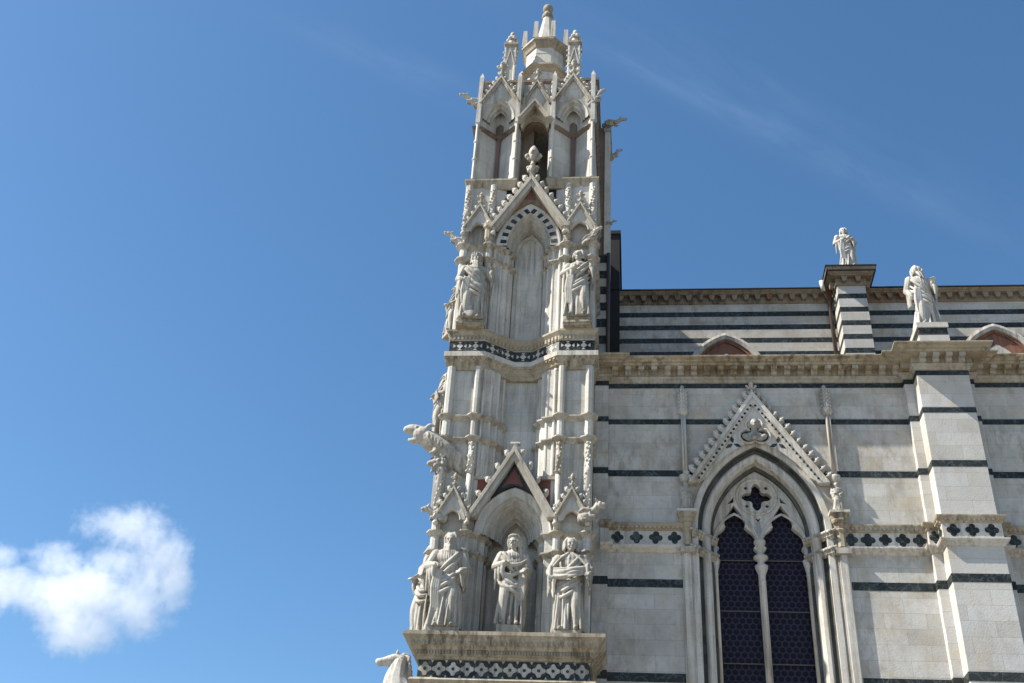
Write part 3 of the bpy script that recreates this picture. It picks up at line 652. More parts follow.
for s in (-1, 1):
    cx = XC+s*1.10
    b = MB(); w_, zs_, ra = .50, 26.35, .95
    b.arch(cx, w_, zs_, ra, [(-.03, -.90), (-.03, -1.0), (.04, -1.02), (.07, -.95), (.12, -.93), (.15, -.84), (.20, -.82), (.22, -.72), (.25, -.70)], 'tower', n=12)
    b.build('belfry_arch', tower)
    gb = gable(tower, cx, 26.93, 28.06, .60, -1.08, -.94, .09, 6, 1.15, .75)
    f = MB(); ap = arch_pts(cx, w_, zs_, ra, 0, None, 12)
    f.panel([(cx-.54, 26.3), (cx-.54, 26.95), (cx, 27.90), (cx+.54, 26.95), (cx+.54, 26.3)]+ap[::-1], [], -1.0, -.86, 'tower'); f.build('gable_panel', gb)
    b = MB(); b.box(cx-.52, cx+.52, -.52, -.30, 26.0, 27.95, 'tower'); b.build('bay_wall', tower)
    b = MB(); b.xz(arch_pts(cx, .12, 26.35, .22, 0, 25.95, 8), -.545, -.525, 'brown'); b.build('blind_slit', tower)
for u in (-1.70, -.53, .53, 1.70):                                   # slim posts between the gables
    b = MB(); x = XC+u; b.box(x-.065, x+.065, -1.11, -.98, 26.1, 28.02, 'trim'); b.add([(x-.065,-1.11,28.02),(x+.065,-1.11,28.02),(x+.065,-.98,28.02),(x-.065,-.98,28.02),(x,-1.045,28.26)], [(0,1,4),(1,2,4),(2,3,4),(3,0,4)], 'trim')
    b.lathe(x, -1.03, [(.07, 23.87), (.05, 23.95), (.05, 24.6), (.075, 24.63), (.075, 24.68), (.05, 24.71), (.05, 25.3), (.075, 25.33), (.075, 25.38), (.05, 25.41), (.05, 26.05), (.08, 26.1)], 'trim', 8)
    b.build('post', tower)
# hood gable over the opening and the gable behind it
gb = gable(tower, XC, 26.05, 26.78, .47, -1.30, -.95, .11, 3, .6, 0)
f = MB(); f.panel([(XC-.42, 25.9), (XC-.42, 26.06), (XC, 26.66), (XC+.42, 26.06), (XC+.42, 25.9)]+arch_pts(XC, .34, 25.85, .45, 0, None, 10)[::-1], [], -1.05, -.9, 'ledge'); f.build('gable_panel', gb)
gb = gable(tower, XC, 26.95, 27.92, .48, -1.0, -.86, .09, 4, .8, .6)
f = MB(); f.panel([(XC-.44, 26.3), (XC-.44, 27.0), (XC, 27.8), (XC+.44, 27.0), (XC+.44, 26.3)], [], -.93, -.8, 'tower'); f.build('gable_panel', gb)
b = MB(); b.box(XC-.42, XC+.42, -.80, YB, 26.45, 27.95, 'tower'); b.box(XC-.42, XC-.06, -.55, .9, 23.87, 26.2, 'brown')
b.panel([(XC-.43, 25.7), (XC-.43, 26.5), (XC+.43, 26.5), (XC+.43, 25.7)]+arch_pts(XC, .40, 25.72, .52, 0, None, 10)[::-1], [], -.85, -.5, 'brown')
b.build('bell_opening', tower)
# --- octagonal crown
def octo(ap, cy=.85): r = ap/math.cos(math.pi/8); return [(XC+r*math.cos(math.pi/8+math.pi/4*i), cy+r*math.sin(math.pi/8+math.pi/4*i)) for i in range(8)]
b = MB(); b.prism(octo(.62), 28.45, 29.80, 'trim'); b.prism(octo(.60), 29.80, 31.0, 'trim'); b.build('octagonal_drum', tower)
b = MB(); b.sweep(octo(.61), [(0, 29.66), (.04, 29.68), (.10, 29.78), (.19, 29.84), (.19, 29.92), (.06, 30.02), (0, 30.02)], 'ochre', closed=True); b.build('cornice', tower)
b = MB(); b.sweep(octo(.59), [(0, 30.55), (.02, 30.56), (.02, 30.60), (0, 30.62)], 'trim', closed=True)
b.sweep(octo(.60), [(0, 30.82), (.04, 30.86), (.08, 30.96), (.15, 31.06), (.17, 31.08), (.17, 31.17), (0, 31.17)], 'ochre', closed=True); b.prism(octo(.60), 31.0, 31.165, 'ochre'); b.build('cornice', tower)
b = MB(); b.prism(octo(.40), 31.16, 32.95, 'trim', .34, (XC, .85)); b.build('spire', tower)
b = MB(); b.lathe(XC, .85, [(.13, 32.93), (.17, 32.98), (.20, 33.05), (.18, 33.14), (.12, 33.22), (.11, 33.30), (.14, 33.32), (.17, 33.40), (.18, 33.48), (.16, 33.55), (.12, 33.58), (.07, 33.60), (.06, 33.68), (.01, 33.74)], 'ledge', 12); b.build('finial', tower, True)
for i in range(8):
    a = math.pi/8+math.pi/4*i; x, y = XC+.74*math.cos(a), .85+.74*math.sin(a)
    b = MB(); b.prism([(x-.09, y-.09), (x+.09, y-.09), (x+.09, y+.09), (x-.09, y+.09)], 31.165, 31.98, 'trim', .7, (x, y)); b.build('obelisk', tower)
def corner_pinnacle(x, y):
    f = MB(); h = .17; f.box(x-h, x+h, y-h, y+h, 28.50, 30.50, 'tower'); f.box(x-h-.05, x+h+.05, y-h-.05, y+h+.05, 28.5, 28.72, 'trim')
    f.sweep([(x-h, y+h), (x-h, y-h), (x+h, y-h), (x+h, y+h)], [(0, 30.42), (.03, 30.46), (.06, 30.54), (.06, 30.62), (0, 30.63)], 'ledge', closed=True); f.box(x-h, x+h, y-h, y+h, 30.5, 30.62, 'ledge')
    p_ = f.build('corner_pinnacle', tower)
    f = MB()
    for s in (-1, 1):
        f.lathe(x+s*h*.95, y-h, [(.045, 28.72), (.045, 29.9), (.06, 29.95), (.04, 30.0), (.03, 30.42)], 'trim', 6)
        for i in range(6): f.ball((x+s*(h+.05), y-h, 28.95+.25*i), (.035, .03, .05), 'trim', 6)
    f.xz([(x-h, 29.6), (x, 30.35), (x+h, 29.6), (x+h-.05, 29.6), (x, 30.22), (x-h+.05, 29.6)], y-h-.05, y-h+.002, 'trim')
    f.build('carved_shaft', p_)
    f = MB(); f.ball((x, y, 30.78), (.14, .14, .17), 'trim', 10); f.ball((x, y, 31.02), (.15, .15, .10), 'trim', 10); f.ball((x, y, 31.22), (.085, .085, .12), 'trim', 8)
    for i in range(6): a = i*math.pi/3; f.ball((x+.14*math.cos(a), y+.14*math.sin(a), 30.96), (.06, .06, .07), 'trim', 7)
    f.build('finial', p_, True)
for s in (-1, 1):
    for y in (.02, 2.2): corner_pinnacle(XC+s*1.03, y)
# --- back corner pier of the tower with its stripes
b = MB(); zs = 10.0; i = 0
b.box(-1.03, -.74, 1.5, YB+.1, 0, 19.3, 'wall')
for i in range(13): b.box(-1.03, -.74, 1.5, YB+.1, 19.3+.29*i, 19.3+.29*(i+1), 'wall' if i % 2 else 'dark')
b.box(-1.06, -.83, 1.50, YB+.08, 23.06, 28.35, 'brown'); b.box(-.83, -.66, 1.44, YB+.1, 23.07, 28.1, 'trim'); b.box(-.86, -.63, 1.41, YB+.12, 28.1, 28.25, 'ledge'); b.build('striped_pier', tower)  # brown box holds both shade and dirt of the tower's side in its colour

# ------------------------------------------------------------------ side aisle
XW = 2.98; ZT = 17.60; XEND = 24.0
aisle = root('cathedral_aisle', 'white marble cathedral aisle wall with dark bands and one pointed window', 'church', (8, 2, 0))
BX = [(6.75, 0), (6.75, -.165), (6.97, -.165), (6.97, -.575), (8.22, -.575), (8.22, -.165), (8.44, -.165), (8.44, 0)]
P_left = [(-.98, -.15), (-.80, -.15), (-.62, -.15), (-.62, 0), (1.30, 0)]
P_right = [(4.66, 0)]+BX+[(XEND, 0), (XEND, 7.9)]
P_all = P_left[:-1]+P_right[1:]
WW, WZS, WR = 1.62, 13.50, 2.587
# wall, with the window opening cut through it
b = MB(); b.prism(P_left+[(1.30, .8), (-.98, .8)], 0, ZT+.05, 'wall'); b.prism([(4.66, 0), (6.75, 0), (6.75, .8), (4.66, .8)], 0, ZT+.05, 'wall')
b.prism([(8.44, 0), (XEND, 0), (XEND, .8), (8.44, .8)], 0, ZT+.05, 'wall')
wo = arch_pts(XW, WW, WZS, WR, 0, 5.0, 20)
b.panel([(1.302, 0), (1.302, ZT+.05), (4.658, ZT+.05), (4.658, 0)], [wo[::-1]], 0, .8, 'wall'); b.build('wall', aisle)
b = MB(); b.prism([(6.75, .6), (6.75, -.165), (8.44, -.165), (8.44, .6)], 0, ZT+.05, 'buttress')
b.prism([(6.97, -.16), (6.97, -.575), (8.22, -.575), (8.22, -.16)], 0, ZT+.05, 'buttress'); b.build('buttress', aisle, bevel=.014)
bands = [(.9, .2), (2.35, .2), (3.8, .2), (5.3, .2), (6.9, .2), (8.45, .2), (9.84, .20), (12.04, .20), (14.91, .17), (16.38, .15), (17.45, .15)]
def band(path, z, h):
    b = MB(); b.sweep(path, [(-.02, z), (.005, z), (.005, z+h), (-.02, z+h)], 'dark'); b.build('dark_band', aisle)
for z, h in bands:
    if z > 13.4: 
        xl = XW-1.55 if z < 16 else XW; 
        if z > 16: band(P_all, z, h)
        else: band(P_left[:-1]+[(XW-1.30, 0)], z, h); band([(XW+1.30, 0)]+P_right[1:], z, h)
    else: band(P_left, z, h); band(P_right, z, h)
# quatrefoil frieze between two carved mouldings
def frieze(path):
    b = MB(); b.sweep(path, [(-.02, 13.05), (.03, 13.05), (.03, 13.50), (-.02, 13.50)], 'trim')
    b.sweep(path, [(-.02, 12.88), (.03, 12.90), (.06, 12.95), (.11, 12.99), (.13, 13.03), (.13, 13.06), (.02, 13.09), (-.02, 13.09)], 'trim')
    b.sweep(path, [(-.02, 13.44), (.05, 13.45), (.07, 13.50), (.12, 13.55), (.14, 13.59), (.14, 13.62), (-.02, 13.66)], 'ochre')
    for i in range(len(path)-1):
        a_, c_ = Vector(path[i]), Vector(path[i+1]); ln = (c_-a_).length; fy = abs((c_-a_).normalized().x) > .5
        if not fy and ln < .3: continue
        st = .405; n = max(1, round(ln/st)) if ln < 20 else int(ln/st)
        if ln < .2: continue
        for k_ in range(n):
            q = foil(0, 0, .085, .075, 4, 90, 5)
            if ln < .35: q = [(x*.8, z) for x, z in q]
            ja, js = random.uniform(-.12, .12), random.uniform(.92, 1.08); q = [((x*math.cos(ja)-z*math.sin(ja))*js, (x*math.sin(ja)+z*math.cos(ja))*js) for x, z in q]; b.decal(path[i], path[i+1], ln*(k_+.5)/n+random.uniform(-.008, .008), 13.27+random.uniform(-.008, .008), q, .025, .034, 'dark')
        nd = int(ln/.10)
        for k_ in range(nd): b.decal(path[i], path[i+1], ln*(k_+.5)/nd, 13.53, [(-.03, -.04), (.03, -.04), (.03, .03), (-.03, .03)], .06, .11, 'string')
    b.build('quatrefoil_frieze', aisle)
frieze(P_left[1:-1]+[(1.18, 0)]); frieze([(4.80, 0)]+P_right[1:-1])
# main cornice on brackets
b = MB(); OV = .55
b.sweep(P_all, [(-.02, 17.58), (.04, 17.60), (.05, 17.66), (.10, 17.69), (.11, 17.74), (.05, 17.76), (.05, 17.95), (-.02, 17.97)], 'string', caps=False)
b.sweep(P_all, [(.04, 17.74), (.10, 17.76), (.10, 17.93), (.36, 17.935), (.38, 17.98), (.44, 17.995), (.46, 18.03), (.53, 18.06), (OV, 18.08), (OV, 18.11), (-.3, 18.16)], 'ochre', caps=False)
for i in range(len(P_all)-2):
    a_, c_ = Vector(P_all[i]), Vector(P_all[i+1]); d_ = (c_-a_).normalized(); ln = (c_-a_).length
    if abs(d_.x) < .5:
        if ln > .3: b.decal(P_all[i], P_all[i+1], ln*.5, 17.86, [(-.08, -.10), (.08, -.10), (.08, .09), (-.08, .09)], .09, .30, 'ochre')
        continue
    if ln < .3: continue
    n = max(1, round(ln/.335))
    for k_ in range(n):
        at_ = ln*(k_+.5)/n; key = 'string' if random.random() < .5 else 'ochre'
        b.decal(P_all[i], P_all[i+1], at_, 17.86, [(-.075, -.02), (.075, -.02), (.075, .072), (-.075, .072)], .09, .33, key)
        b.decal(P_all[i], P_all[i+1], at_, 17.86, [(-.075, -.115), (.075, -.115), (.075, -.023), (-.075, -.023)], .09, .20, key)
b.build('cornice', aisle)
# lean-to roof over the aisle
b = MB(); b.add([(-.6, -.25, 18.14), (XEND, -.25, 18.14), (XEND, 8.0, 20.9), (-.6, 8.0, 20.9)], [(0,1,2,3)], 'roof'); b.build('aisle_roof', aisle)

# --- the pointed window
win = MB()
YR = .50
segs = [(0, -.03), (.0, -.05), (.14, -.05), (.145, .0), (.165, .05), (.165, .16), (.235, .18), (.25, .14), (.30, .10), (.38, .11), (.44, .18), (.455, .28), (.46, .36), (.49, .40), (.525, .42), (.53, YR+.1)]
mats = ['trim', 'trim', 'trim', 'greygreen', 'greygreen', 'greygreen', 'trim', 'trim', 'trim', 'trim', 'trim', 'trim', 'greygreen', 'greygreen', 'dark']
win.arch(XW, WW, WZS, WR, segs, mats, 5.0, 20)
win.box(XW-1.65, XW+1.65, -.12, .8, 4.8, 5.0, 'trim')
window = win.build('window', aisle)
# foliage strings at the springing of the orders
for zc in (13.40, 12.98):
    for s in (-1, 1):
        b = MB()
        for i in range(17):
            t = i/16; o_ = .0+.56*t; y = -.12+.55*t; x = XW+s*(WW-o_-.01); k_ = random.uniform(.85, 1.15); key = 'string' if random.random() < .6 else 'trim'
            ox, oy = -s*.045, -.055
            b.tube([(x, y+.03, zc-.13), (x+ox*.3, y+oy*.3, zc-.05), (x+ox*.7, y+oy*.7, zc+.02), (x+ox*1.35*k_, y+oy*1.35*k_, zc+.035), (x+ox*1.3, y+oy*1.3, zc-.01)], [.028, .034, .034, .03, .016], key, 6)
            b.ball((x+ox*.5, y+oy*.5, zc-.075), (.03, .03, .022), key, 5)
        b.tube([(XW+s*(WW+.05), -.155, zc+.075), (XW+s*(WW-.59), .43, zc+.075)], .035, 'trim', 6)
        b.tube([(XW+s*(WW+.02), -.10, zc), (XW+s*(WW-.58), .45, zc)], .055, 'ochre', 6)
        b.build('foliage_string', window, True)
# slim inner colonnettes
for s in (-1, 1):
    b = MB(); x = XW+s*1.07
    b.lathe(x, YR-.02, [(.05, 5.0), (.05, 12.55), (.07, 12.58), (.05, 12.62), (.10, 12.85), (.12, 12.95), (.06, 13.0), (.06, 13.4)], 'trim', 10); b.build('colonnette', window, True)
# tracery: two cusped lancets under a quatrefoil
W_T = WW-.50; R_T = WR-.50; ZSP = 13.50
outer = arch_pts(XW, W_T, ZSP, R_T, 0, 5.0, 18)
def lancet(cx, z0):
    half = [(.485, z0), (.485, 13.18), (.43, 13.26)]+arc(.17, 13.46, .305, -38, 60, 8)+arc(.03, 13.93, .22, -28, 35, 5)+[(.13, 14.20), (0, 14.40)]
    return [(cx+x, z) for x, z in half]+[(cx-x, z) for x, z in half[-2::-1]]
CX = .56; zq = 14.62
holes = [lancet(XW-CX, 5.2), lancet(XW+CX, 5.2)]
q = []
for k_ in range(4):
    a = 90*k_; q += [(XW+.185*math.cos(R_(a-45)), zq+.185*math.sin(R_(a-45)))]
    q += [(XW+.215*math.cos(R_(a))+rr*.93*math.cos(R_(a+t)), zq+.215*math.sin(R_(a))+rr*.93*math.sin(R_(a+t))) for t, rr in ((-105, .115), (-75, .125), (-40, .13), (-15, .15), (0, .165), (15, .15), (40, .13), (75, .125), (105, .115))]
holes.append(q)
for a in (45, 135, 225, 315): holes.append(foil(XW+.345*math.cos(R_(a)), zq+.345*math.sin(R_(a)), .018, .03, 4, 0, 3))
holes.append([(XW-.07, 14.06), (XW, 13.94), (XW+.07, 14.06), (XW, 14.03)])
for s in (-1, 1): holes.append([(XW+s*.55, 14.62), (XW+s*.72, 14.42), (XW+s*.56, 14.47)])
t_ = MB(); t_.panel(outer, [h[::-1] for h in holes], YR, YR+.16, 'trim'); trc = t_.build('tracery', window)
t_ = MB()                                                             # raised mouldings of the tracery
def ring(pts, r, closed=True): t_.tube([(x, YR, z) for x, z in pts]+([(pts[0][0], YR, pts[0][1])] if closed else []), r, 'trim', 6)
ring(arc(XW, zq, .47, 0, 350, 30), .04)
for s in (-1, 1): ring(arch_pts(XW+s*CX, .545, 13.32, .92, 0, None, 10), .035, False)
t_.build('tracery_moulding', trc, True)
b = MB(); b.lathe(XW, YR+.02, [(.065, 5.0), (.065, 12.40), (.09, 12.43), (.07, 12.47), (.09, 12.60), (.15, 12.76), (.16, 12.82), (.07, 12.86), (.07, 12.92), (.17, 13.0), (.17, 13.06), (.07, 13.10), (.07, 13.26), (.10, 13.32), (.14, 13.40), (.14, 13.46), (.06, 13.5), (.05, 13.95)], 'trim', 12); b.build('mullion', window, True)
for s in (-1, 1):
    b = MB(); b.box(XW+s*CX-.55, XW+s*CX+.55, YR+.20, YR+.225, 5.1, 14.45, 'glass'); gp = b.build('glass_pane', window)
    for z in (7.3, 8.2, 9.3, 10.52, 11.76, 13.02): b = MB(); b.box(XW+s*CX-.50, XW+s*CX+.50, YR+.15, YR+.175, z-.012, z+.012, 'iron'); b.build('saddle_bar', gp)
b = MB(); b.box(XW-.8, XW+.8, YR+.23, YR+.25, 14.1, 15.3, 'glass'); b.build('glass_pane', window)
# --- window gable, its shafts and little capitals
gb = gable(aisle, XW, 14.66, 17.20, 1.66, -.20, -.03, .20, 0, 1.0, 0, name='window_gable', key='trim')
gp_out = [(XW-1.50, 14.68), (XW, 16.90), (XW+1.50, 14.68)]
f = MB(); ao = [p for p in arch_pts(XW, WW-.02, WZS, WR-.02, 0, None, 24) if p[1] > 14.72]
tre = foil(XW, 16.08, .20, .17, 3, 90, 7)
f.panel(gp_out+ao[::-1], [tre[::-1]], -.13, -.004, 'trim'); pnl = f.build('gable_panel', gb)
f = MB(); f.xz([(x, z) for x, z in foil(XW, 16.08, .20, .18, 3, 90, 7)], -.03, -.006, 'dark'); f.build('dark_trefoil', gb)
f = MB(); pts = foil(XW, 16.08, .20, .21, 3, 90, 7); f.tube([(x, -.135, z) for x, z in pts+pts[:1]], .035, 'trim', 6); f.build('trefoil_moulding', gb, True)
for s in (-1, 1):                                                     # dark leaf inlays in the lower corners
    f = MB(); c = (XW+s*.54, 15.76)
    for a in (100, 215, 335):
        a = a if s < 0 else 180-a; L_ = .23
        f.xz([(c[0]+math.cos(R_(a+t))*r_, c[1]+math.sin(R_(a+t))*r_) for t, r_ in ((-25, .03), (-24, .12), (0, L_), (24, .12), (25, .03))][::1], -.136, -.128, 'dark')
    f.build('leaf_inlay', gb)
f = MB(); sl = math.hypot(1.66, 2.52)
for s in (-1, 1):
    for i in range(19):
        t = (i+.7)/19.5; x = XW+s*(1.46*(1-t)); z = 14.70+(16.90-14.70)*t+.0
        f.ball((x, -.20, z), (.035, .03, .035), 'dark', 6)
f.build('bead_row', gb)
for s in (-1, 1):
    for i in range(13):
        t = (i+.5)/13.3; crocket(gb, XW+s*1.67*(1-t), -.12, 14.70+2.52*t, -R_(4), 1.4, s)
finial(gb, XW, -.12, 17.10, .50)
shafts_x = (1.245, 4.785)
for x in shafts_x:
    b = MB()
    b.box(x-.13, x+.11, -.055, -.002, 5.0, 12.88, 'trim'); b.box(x-.09, x+.07, -.11, -.057, 5.0, 12.9, 'trim')       # pilaster below
    b.lathe(x, -.07, [(.10, 13.05), (.10, 13.40), (.14, 13.46), (.12, 13.5), (.15, 13.62), (.22, 13.82), (.23, 13.90), (.02, 13.90)], 'ochre', 8, R_(22.5))
    b.box(x-.23, x+.23, -.29, -.004, 13.86, 13.92, 'trim'); b.box(x-.17, x+.17, -.20, -.004, 12.86, 13.0, 'string')
    for i in range(10): a = R_(200+14*i); b.ball((x+.16*math.cos(a), -.07+.16*math.sin(a), 13.68), (.05, .05, .07), 'ochre', 6)
    b.build('window_shaft', aisle)
    b = MB()
    b.lathe(x, -.09, [(.06, 14.66), (.12, 14.74), (.15, 14.82), (.15, 14.88), (.07, 14.92), (.055, 15.0), (.055, 16.56), (.10, 16.60), (.14, 16.68), (.14, 16.76), (.11, 16.80), (.10, 17.25), (.07, 17.3), (.04, 17.46)], 'trim', 8)
    b.tube([(x-.03, -.145, 14.95), (x-.03, -.145, 16.58)], .03, 'trim', 6); b.tube([(x+.04, -.13, 14.95), (x+.04, -.13, 16.58)], .03, 'trim', 6)
    for i in range(5):
        for a in (200, 250, 290, 340): b.ball((x+.10*math.cos(R_(a)), -.09+.10*math.sin(R_(a)), 16.85+.11*i), (.035, .035, .05), 'trim', 6)
    b.build('gable_colonnette', aisle, True)

# ------------------------------------------------------------------ nave above the aisle
YC = 8.0
nave = root('nave_clerestory', 'striped black and white upper nave wall under a bracketed cornice', 'church', (8, 12, 0))
YP = 7.0; PX = [(7.0, YC), (7.0, YP), (7.94, YP), (7.94, YC)]
P_nv = [(-1.0, YC)]+PX+[(XEND, YC)]
b = MB(); z0 = 18.0; zb = [25.46-.56*i for i in range(12)]
top = 26.05
for z in zb:
    b.box(-1.0, XEND, YC, YC+.8, z+.21, top, 'wall'); b.box(-1.0, XEND, YC, YC+.8, z, z+.21, 'dark')
    b.box(7.0, 7.94, YP, YC-.001, z+.21, top, 'buttress'); b.box(7.0, 7.94, YP, YC-.001, z, z+.21, 'dark'); top = z
b.box(-1.0, XEND, YC+.01, YC+.79, 0, zb[-1]-.003, 'wall'); b.build('striped_wall', nave)
b = MB(); b.sweep(P_nv, [(-.02, 25.98), (.03, 26.0), (.06, 26.03), (.06, 26.07), (-.02, 26.09)], 'cornice_brown', caps=False)
b.sweep(P_nv, [(-.02, 26.06), (.05, 26.07), (.05, 26.28), (.22, 26.29), (.25, 26.33), (.29, 26.36), (.32, 26.42), (-.02, 26.46)], 'cornice_brown', caps=False)
for i in range(len(P_nv)-1):
    a_, c_ = Vector(P_nv[i]), Vector(P_nv[i+1]); ln = (c_-a_).length; n = max(1, round(ln/.40))
    for k_ in range(n): b.decal(P_nv[i], P_nv[i+1], ln*(k_+.5)/n, 26.19, [(-.06, -.11), (.06, -.11), (.11, .10), (-.11, .10)], .045, .20, 'cornice_brown' if random.random() < .9 else 'terracotta')
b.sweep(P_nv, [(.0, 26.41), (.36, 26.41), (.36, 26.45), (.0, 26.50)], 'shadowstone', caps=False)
b.build('cornice', nave)
# the pier carries a statue
b = MB(); PP = [(7.0, YC+.5), (7.0, YP), (7.94, YP), (7.94, YC+.5)]
b.box(6.98, 7.96, YP-.02, YC+.5, 26.40, 26.62, 'cornice_brown'); b.sweep(PP, [(.0, 26.44), (.33, 26.44), (.36, 26.52), (.36, 26.58), (0, 26.60)], 'cornice_brown', caps=False)
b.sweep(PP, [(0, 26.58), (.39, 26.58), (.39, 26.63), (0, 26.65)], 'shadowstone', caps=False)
b.build('pier_cap', nave)
b = MB(); b.add([(-1, YC+.3, 26.40), (XEND, YC+.3, 26.40), (XEND, YC+9, 29.6), (-1, YC+9, 29.6)], [(0,1,2,3)], 'roof'); b.build('nave_roof', nave)
def nave_window(cx, za):
    w = 1.42; R_w = 2.0; rise = math.sqrt(R_w**2-(R_w-w)**2); zs_ = za-rise; n = MB()
    n.arch(cx, w, zs_, R_w, [(0, YC-.01), (0, YC-.16), (.10, YC-.18), (.20, YC-.13), (.21, YC-.05)], 'trim', 20.0, 14)
    n.arch(cx, w, zs_, R_w, [(.21, YC-.06), (.30, YC-.07), (.32, YC-.01), (.46, YC-.02), (.48, YC-.005)], 'terracotta', 20.0, 14)
    wdw = n.build('nave_window', nave)
    n = MB(); n.xz(arch_pts(cx, w, zs_, R_w, .47, 20.0, 12), YC-.03, YC-.012, 'terracotta'); n.build('red_field', wdw)
    n = MB(); n.xz(arch_pts(cx, w, zs_, R_w, .74, 20.0, 12), YC-.06, YC-.032, 'trim'); n.build('inner_arch', wdw)
nave_window(3.18, 24.66); nave_window(12.18, 24.96)

# ------------------------------------------------------------------ facade wall behind the tower
fac = root('facade_wall', 'tall dark facade wall standing end-on behind the marble tower', 'wall', (-2, 12, 0))
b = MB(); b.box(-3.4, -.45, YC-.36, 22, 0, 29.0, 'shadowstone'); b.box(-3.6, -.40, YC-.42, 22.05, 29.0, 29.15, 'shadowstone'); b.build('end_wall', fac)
b = MB(); b.box(-4.3, -1.15, YB, YC-.36, 0, 28.0, 'wall'); b.build('link_wall', fac)
dp = tag(MB().build('x') if False else (lambda b: (b.tube([(-.69, 1.40, 18.3), (-.69, 1.40, 23.05)], .055, 'copper', 8), b.build('downpipe', None, True))[1])(MB()), 'brown downpipe on the striped pier beside the tall tower', 'pipe')
b = MB(); b.tube([(6.86, YC-.14, 19.6), (6.86, YC-.14, 25.8), (6.84, YC-.30, 26.0), (6.62, YC-.55, 26.2)], .07, 'copper', 8)
b.tube([(6.62, YC-.55, 26.12), (6.58, YC-.60, 26.52)], [.075, .09], 'zinc', 8)
tag(b.build('rainwater_pipe', None, True), 'dark rainwater pipe with a pale spout beside the upper striped pier', 'pipe')

# ------------------------------------------------------------------ gargoyles
def beast_mesh(name, voxel=.014, big=False):
    mb = MB(); T = lambda p, r: tubemesh(mb, p, r)
    T([(0,0,0), (.25,0,.03), (.50,0,.10), (.66,0,.17)], [.12,.125,.09,.075])                       # trunk and neck along +X
    mb.ball((.74,0,.19), (.105,.075,.08), 'statue', 12); T([(.78,0,.19), (.90,0,.175)], [.058,.042]); T([(.78,0,.135), (.875,0,.105)], [.035,.028])
    for s in (-1, 1):
        T([(.68,s*.05,.24), (.64,s*.085,.31)], [.03,.012]); mb.ball((.79,s*.05,.225), .022, 'statue', 8)
        T([(.40,s*.08,.02), (.46,s*.09,-.04), (.55,s*.07,-.03)], [.05,.04,.03]); T([(.08,s*.09,-.02), (.14,s*.11,-.07), (.24,s*.09,-.08)], [.065,.05,.035])
        T([(.42,s*.08,.10), (.22,s*.11,.14), (.02,s*.10,.12)], [.035,.045,.02])
    for i in range(7): mb.ball((.50+.03*i, 0, .17+.018*i), (.03,.05,.03), 'statue', 7)
    return remesh(mb, name, voxel)
BST = beast_mesh('gargoyle')
def gargoyle(x, y, z, yaw_, pitch_, s, parent=None):
    o = bpy.data.objects.new('gargoyle', BST); COL.objects.link(o); o.location = (x, y, z); o.rotation_euler = (0, R_(-pitch_), R_(yaw_)); o.scale = (s, s, s); attach(o, parent or tower); return o
gargoyle(XC-1.66, -.95, 26.92, 195, 18, .85); gargoyle(XC+1.60, -.98, 26.78, -12, 42, .80)
gargoyle(-.85, 1.5, 28.45, -10, 0, .80); gargoyle(-.72, 1.6, 27.05, -5, 30, .62); gargoyle(-.80, 1.5, 24.25, -15, 0, .40)
gargoyle(XC-1.72, -1.0, 21.45, 190, 24, .80); gargoyle(XC+1.55, -1.15, 21.35, -18, 32, .72)
gargoyle(XC-1.55, -1.1, 13.20, 195, 0, .62).scale = (.62, 1.0, 1.0); gargoyle(XC+1.62, -1.18, 13.16, -22, 6, .80).scale = (.68, 1.25, 1.25)
gargoyle(XC-1.70, .3, 25.45, 182, 8, .35)
# great winged beast at the left corner, lion head bracket under it
mb = MB(); T = lambda p, r: tubemesh(mb, p, r)
T([(.75,0,-.50), (.38,0,-.22), (.10,0,.0), (-.16,-.01,.16), (-.36,-.02,.27)], [.22,.26,.29,.27,.24])
mb.ball((-.50,-.03,.36), (.26,.22,.22), 'statue', 14); T([(-.58,-.03,.42), (-.78,-.03,.475), (-.90,-.03,.46)], [.17,.14,.10]); T([(-.54,-.03,.22), (-.72,-.03,.17), (-.80,-.03,.19)], [.12,.075,.045]); mb.ball((-.93,-.03,.49), (.055,.055,.04), 'statue', 8)
for s in (-1, 1):
    T([(-.42,-.03+s*.13,.49), (-.33,-.03+s*.18,.56), (-.20,-.03+s*.19,.53)], [.055,.05,.018]); T([(-.56,-.03+s*.11,.51), (-.72,-.03+s*.085,.555)], [.045,.035]); mb.ball((-.66,-.03+s*.15,.49), .035, 'statue', 8)
    T([(-.08,s*.16,-.02), (-.10,s*.20,-.14), (-.20,s*.17,-.17)], [.085,.06,.045])
    for q in range(5): T([(-.36+.09*q,-.02+s*.22,.32-.06*q), (-.31+.09*q,-.02+s*.28,.20-.06*q), (-.25+.09*q,-.02+s*.20,.08-.06*q)], [.04,.04,.014])
for q in range(7): mb.ball((-.46+.08*q, -.02, .52-.055*q), (.05,.06,.045), 'statue', 7)
me = remesh(mb, 'gargoyle', .018); o = bpy.data.objects.new('gargoyle', me); COL.objects.link(o); o.location = (-4.66, -.98, 15.06); o.rotation_euler = (0, R_(4), R_(6)); attach(o, tower)
mb = MB()
mb.ball((0,0,0), (.19,.19,.18), 'statue', 14); tubemesh(mb, [(-.12,-.1,.02), (-.24,-.13,-.02)], [.10,.07])
for i in range(26):
    a = i*2.4; r_ = .17+.015*(i % 3); ph_ = R_(-60+140*i/26); tubemesh(mb, [(r_*math.cos(a)*math.cos(ph_), r_*math.sin(a)*math.cos(ph_), r_*math.sin(ph_)), (1.35*r_*math.cos(a)*math.cos(ph_), 1.35*r_*math.sin(a)*math.cos(ph_), 1.3*r_*math.sin(ph_)-.04)], [.06,.03], 7)
tubemesh(mb, [(.1,.1,.0), (.35,.15,.15), (.7,.3,.2)], [.22,.2,.2])
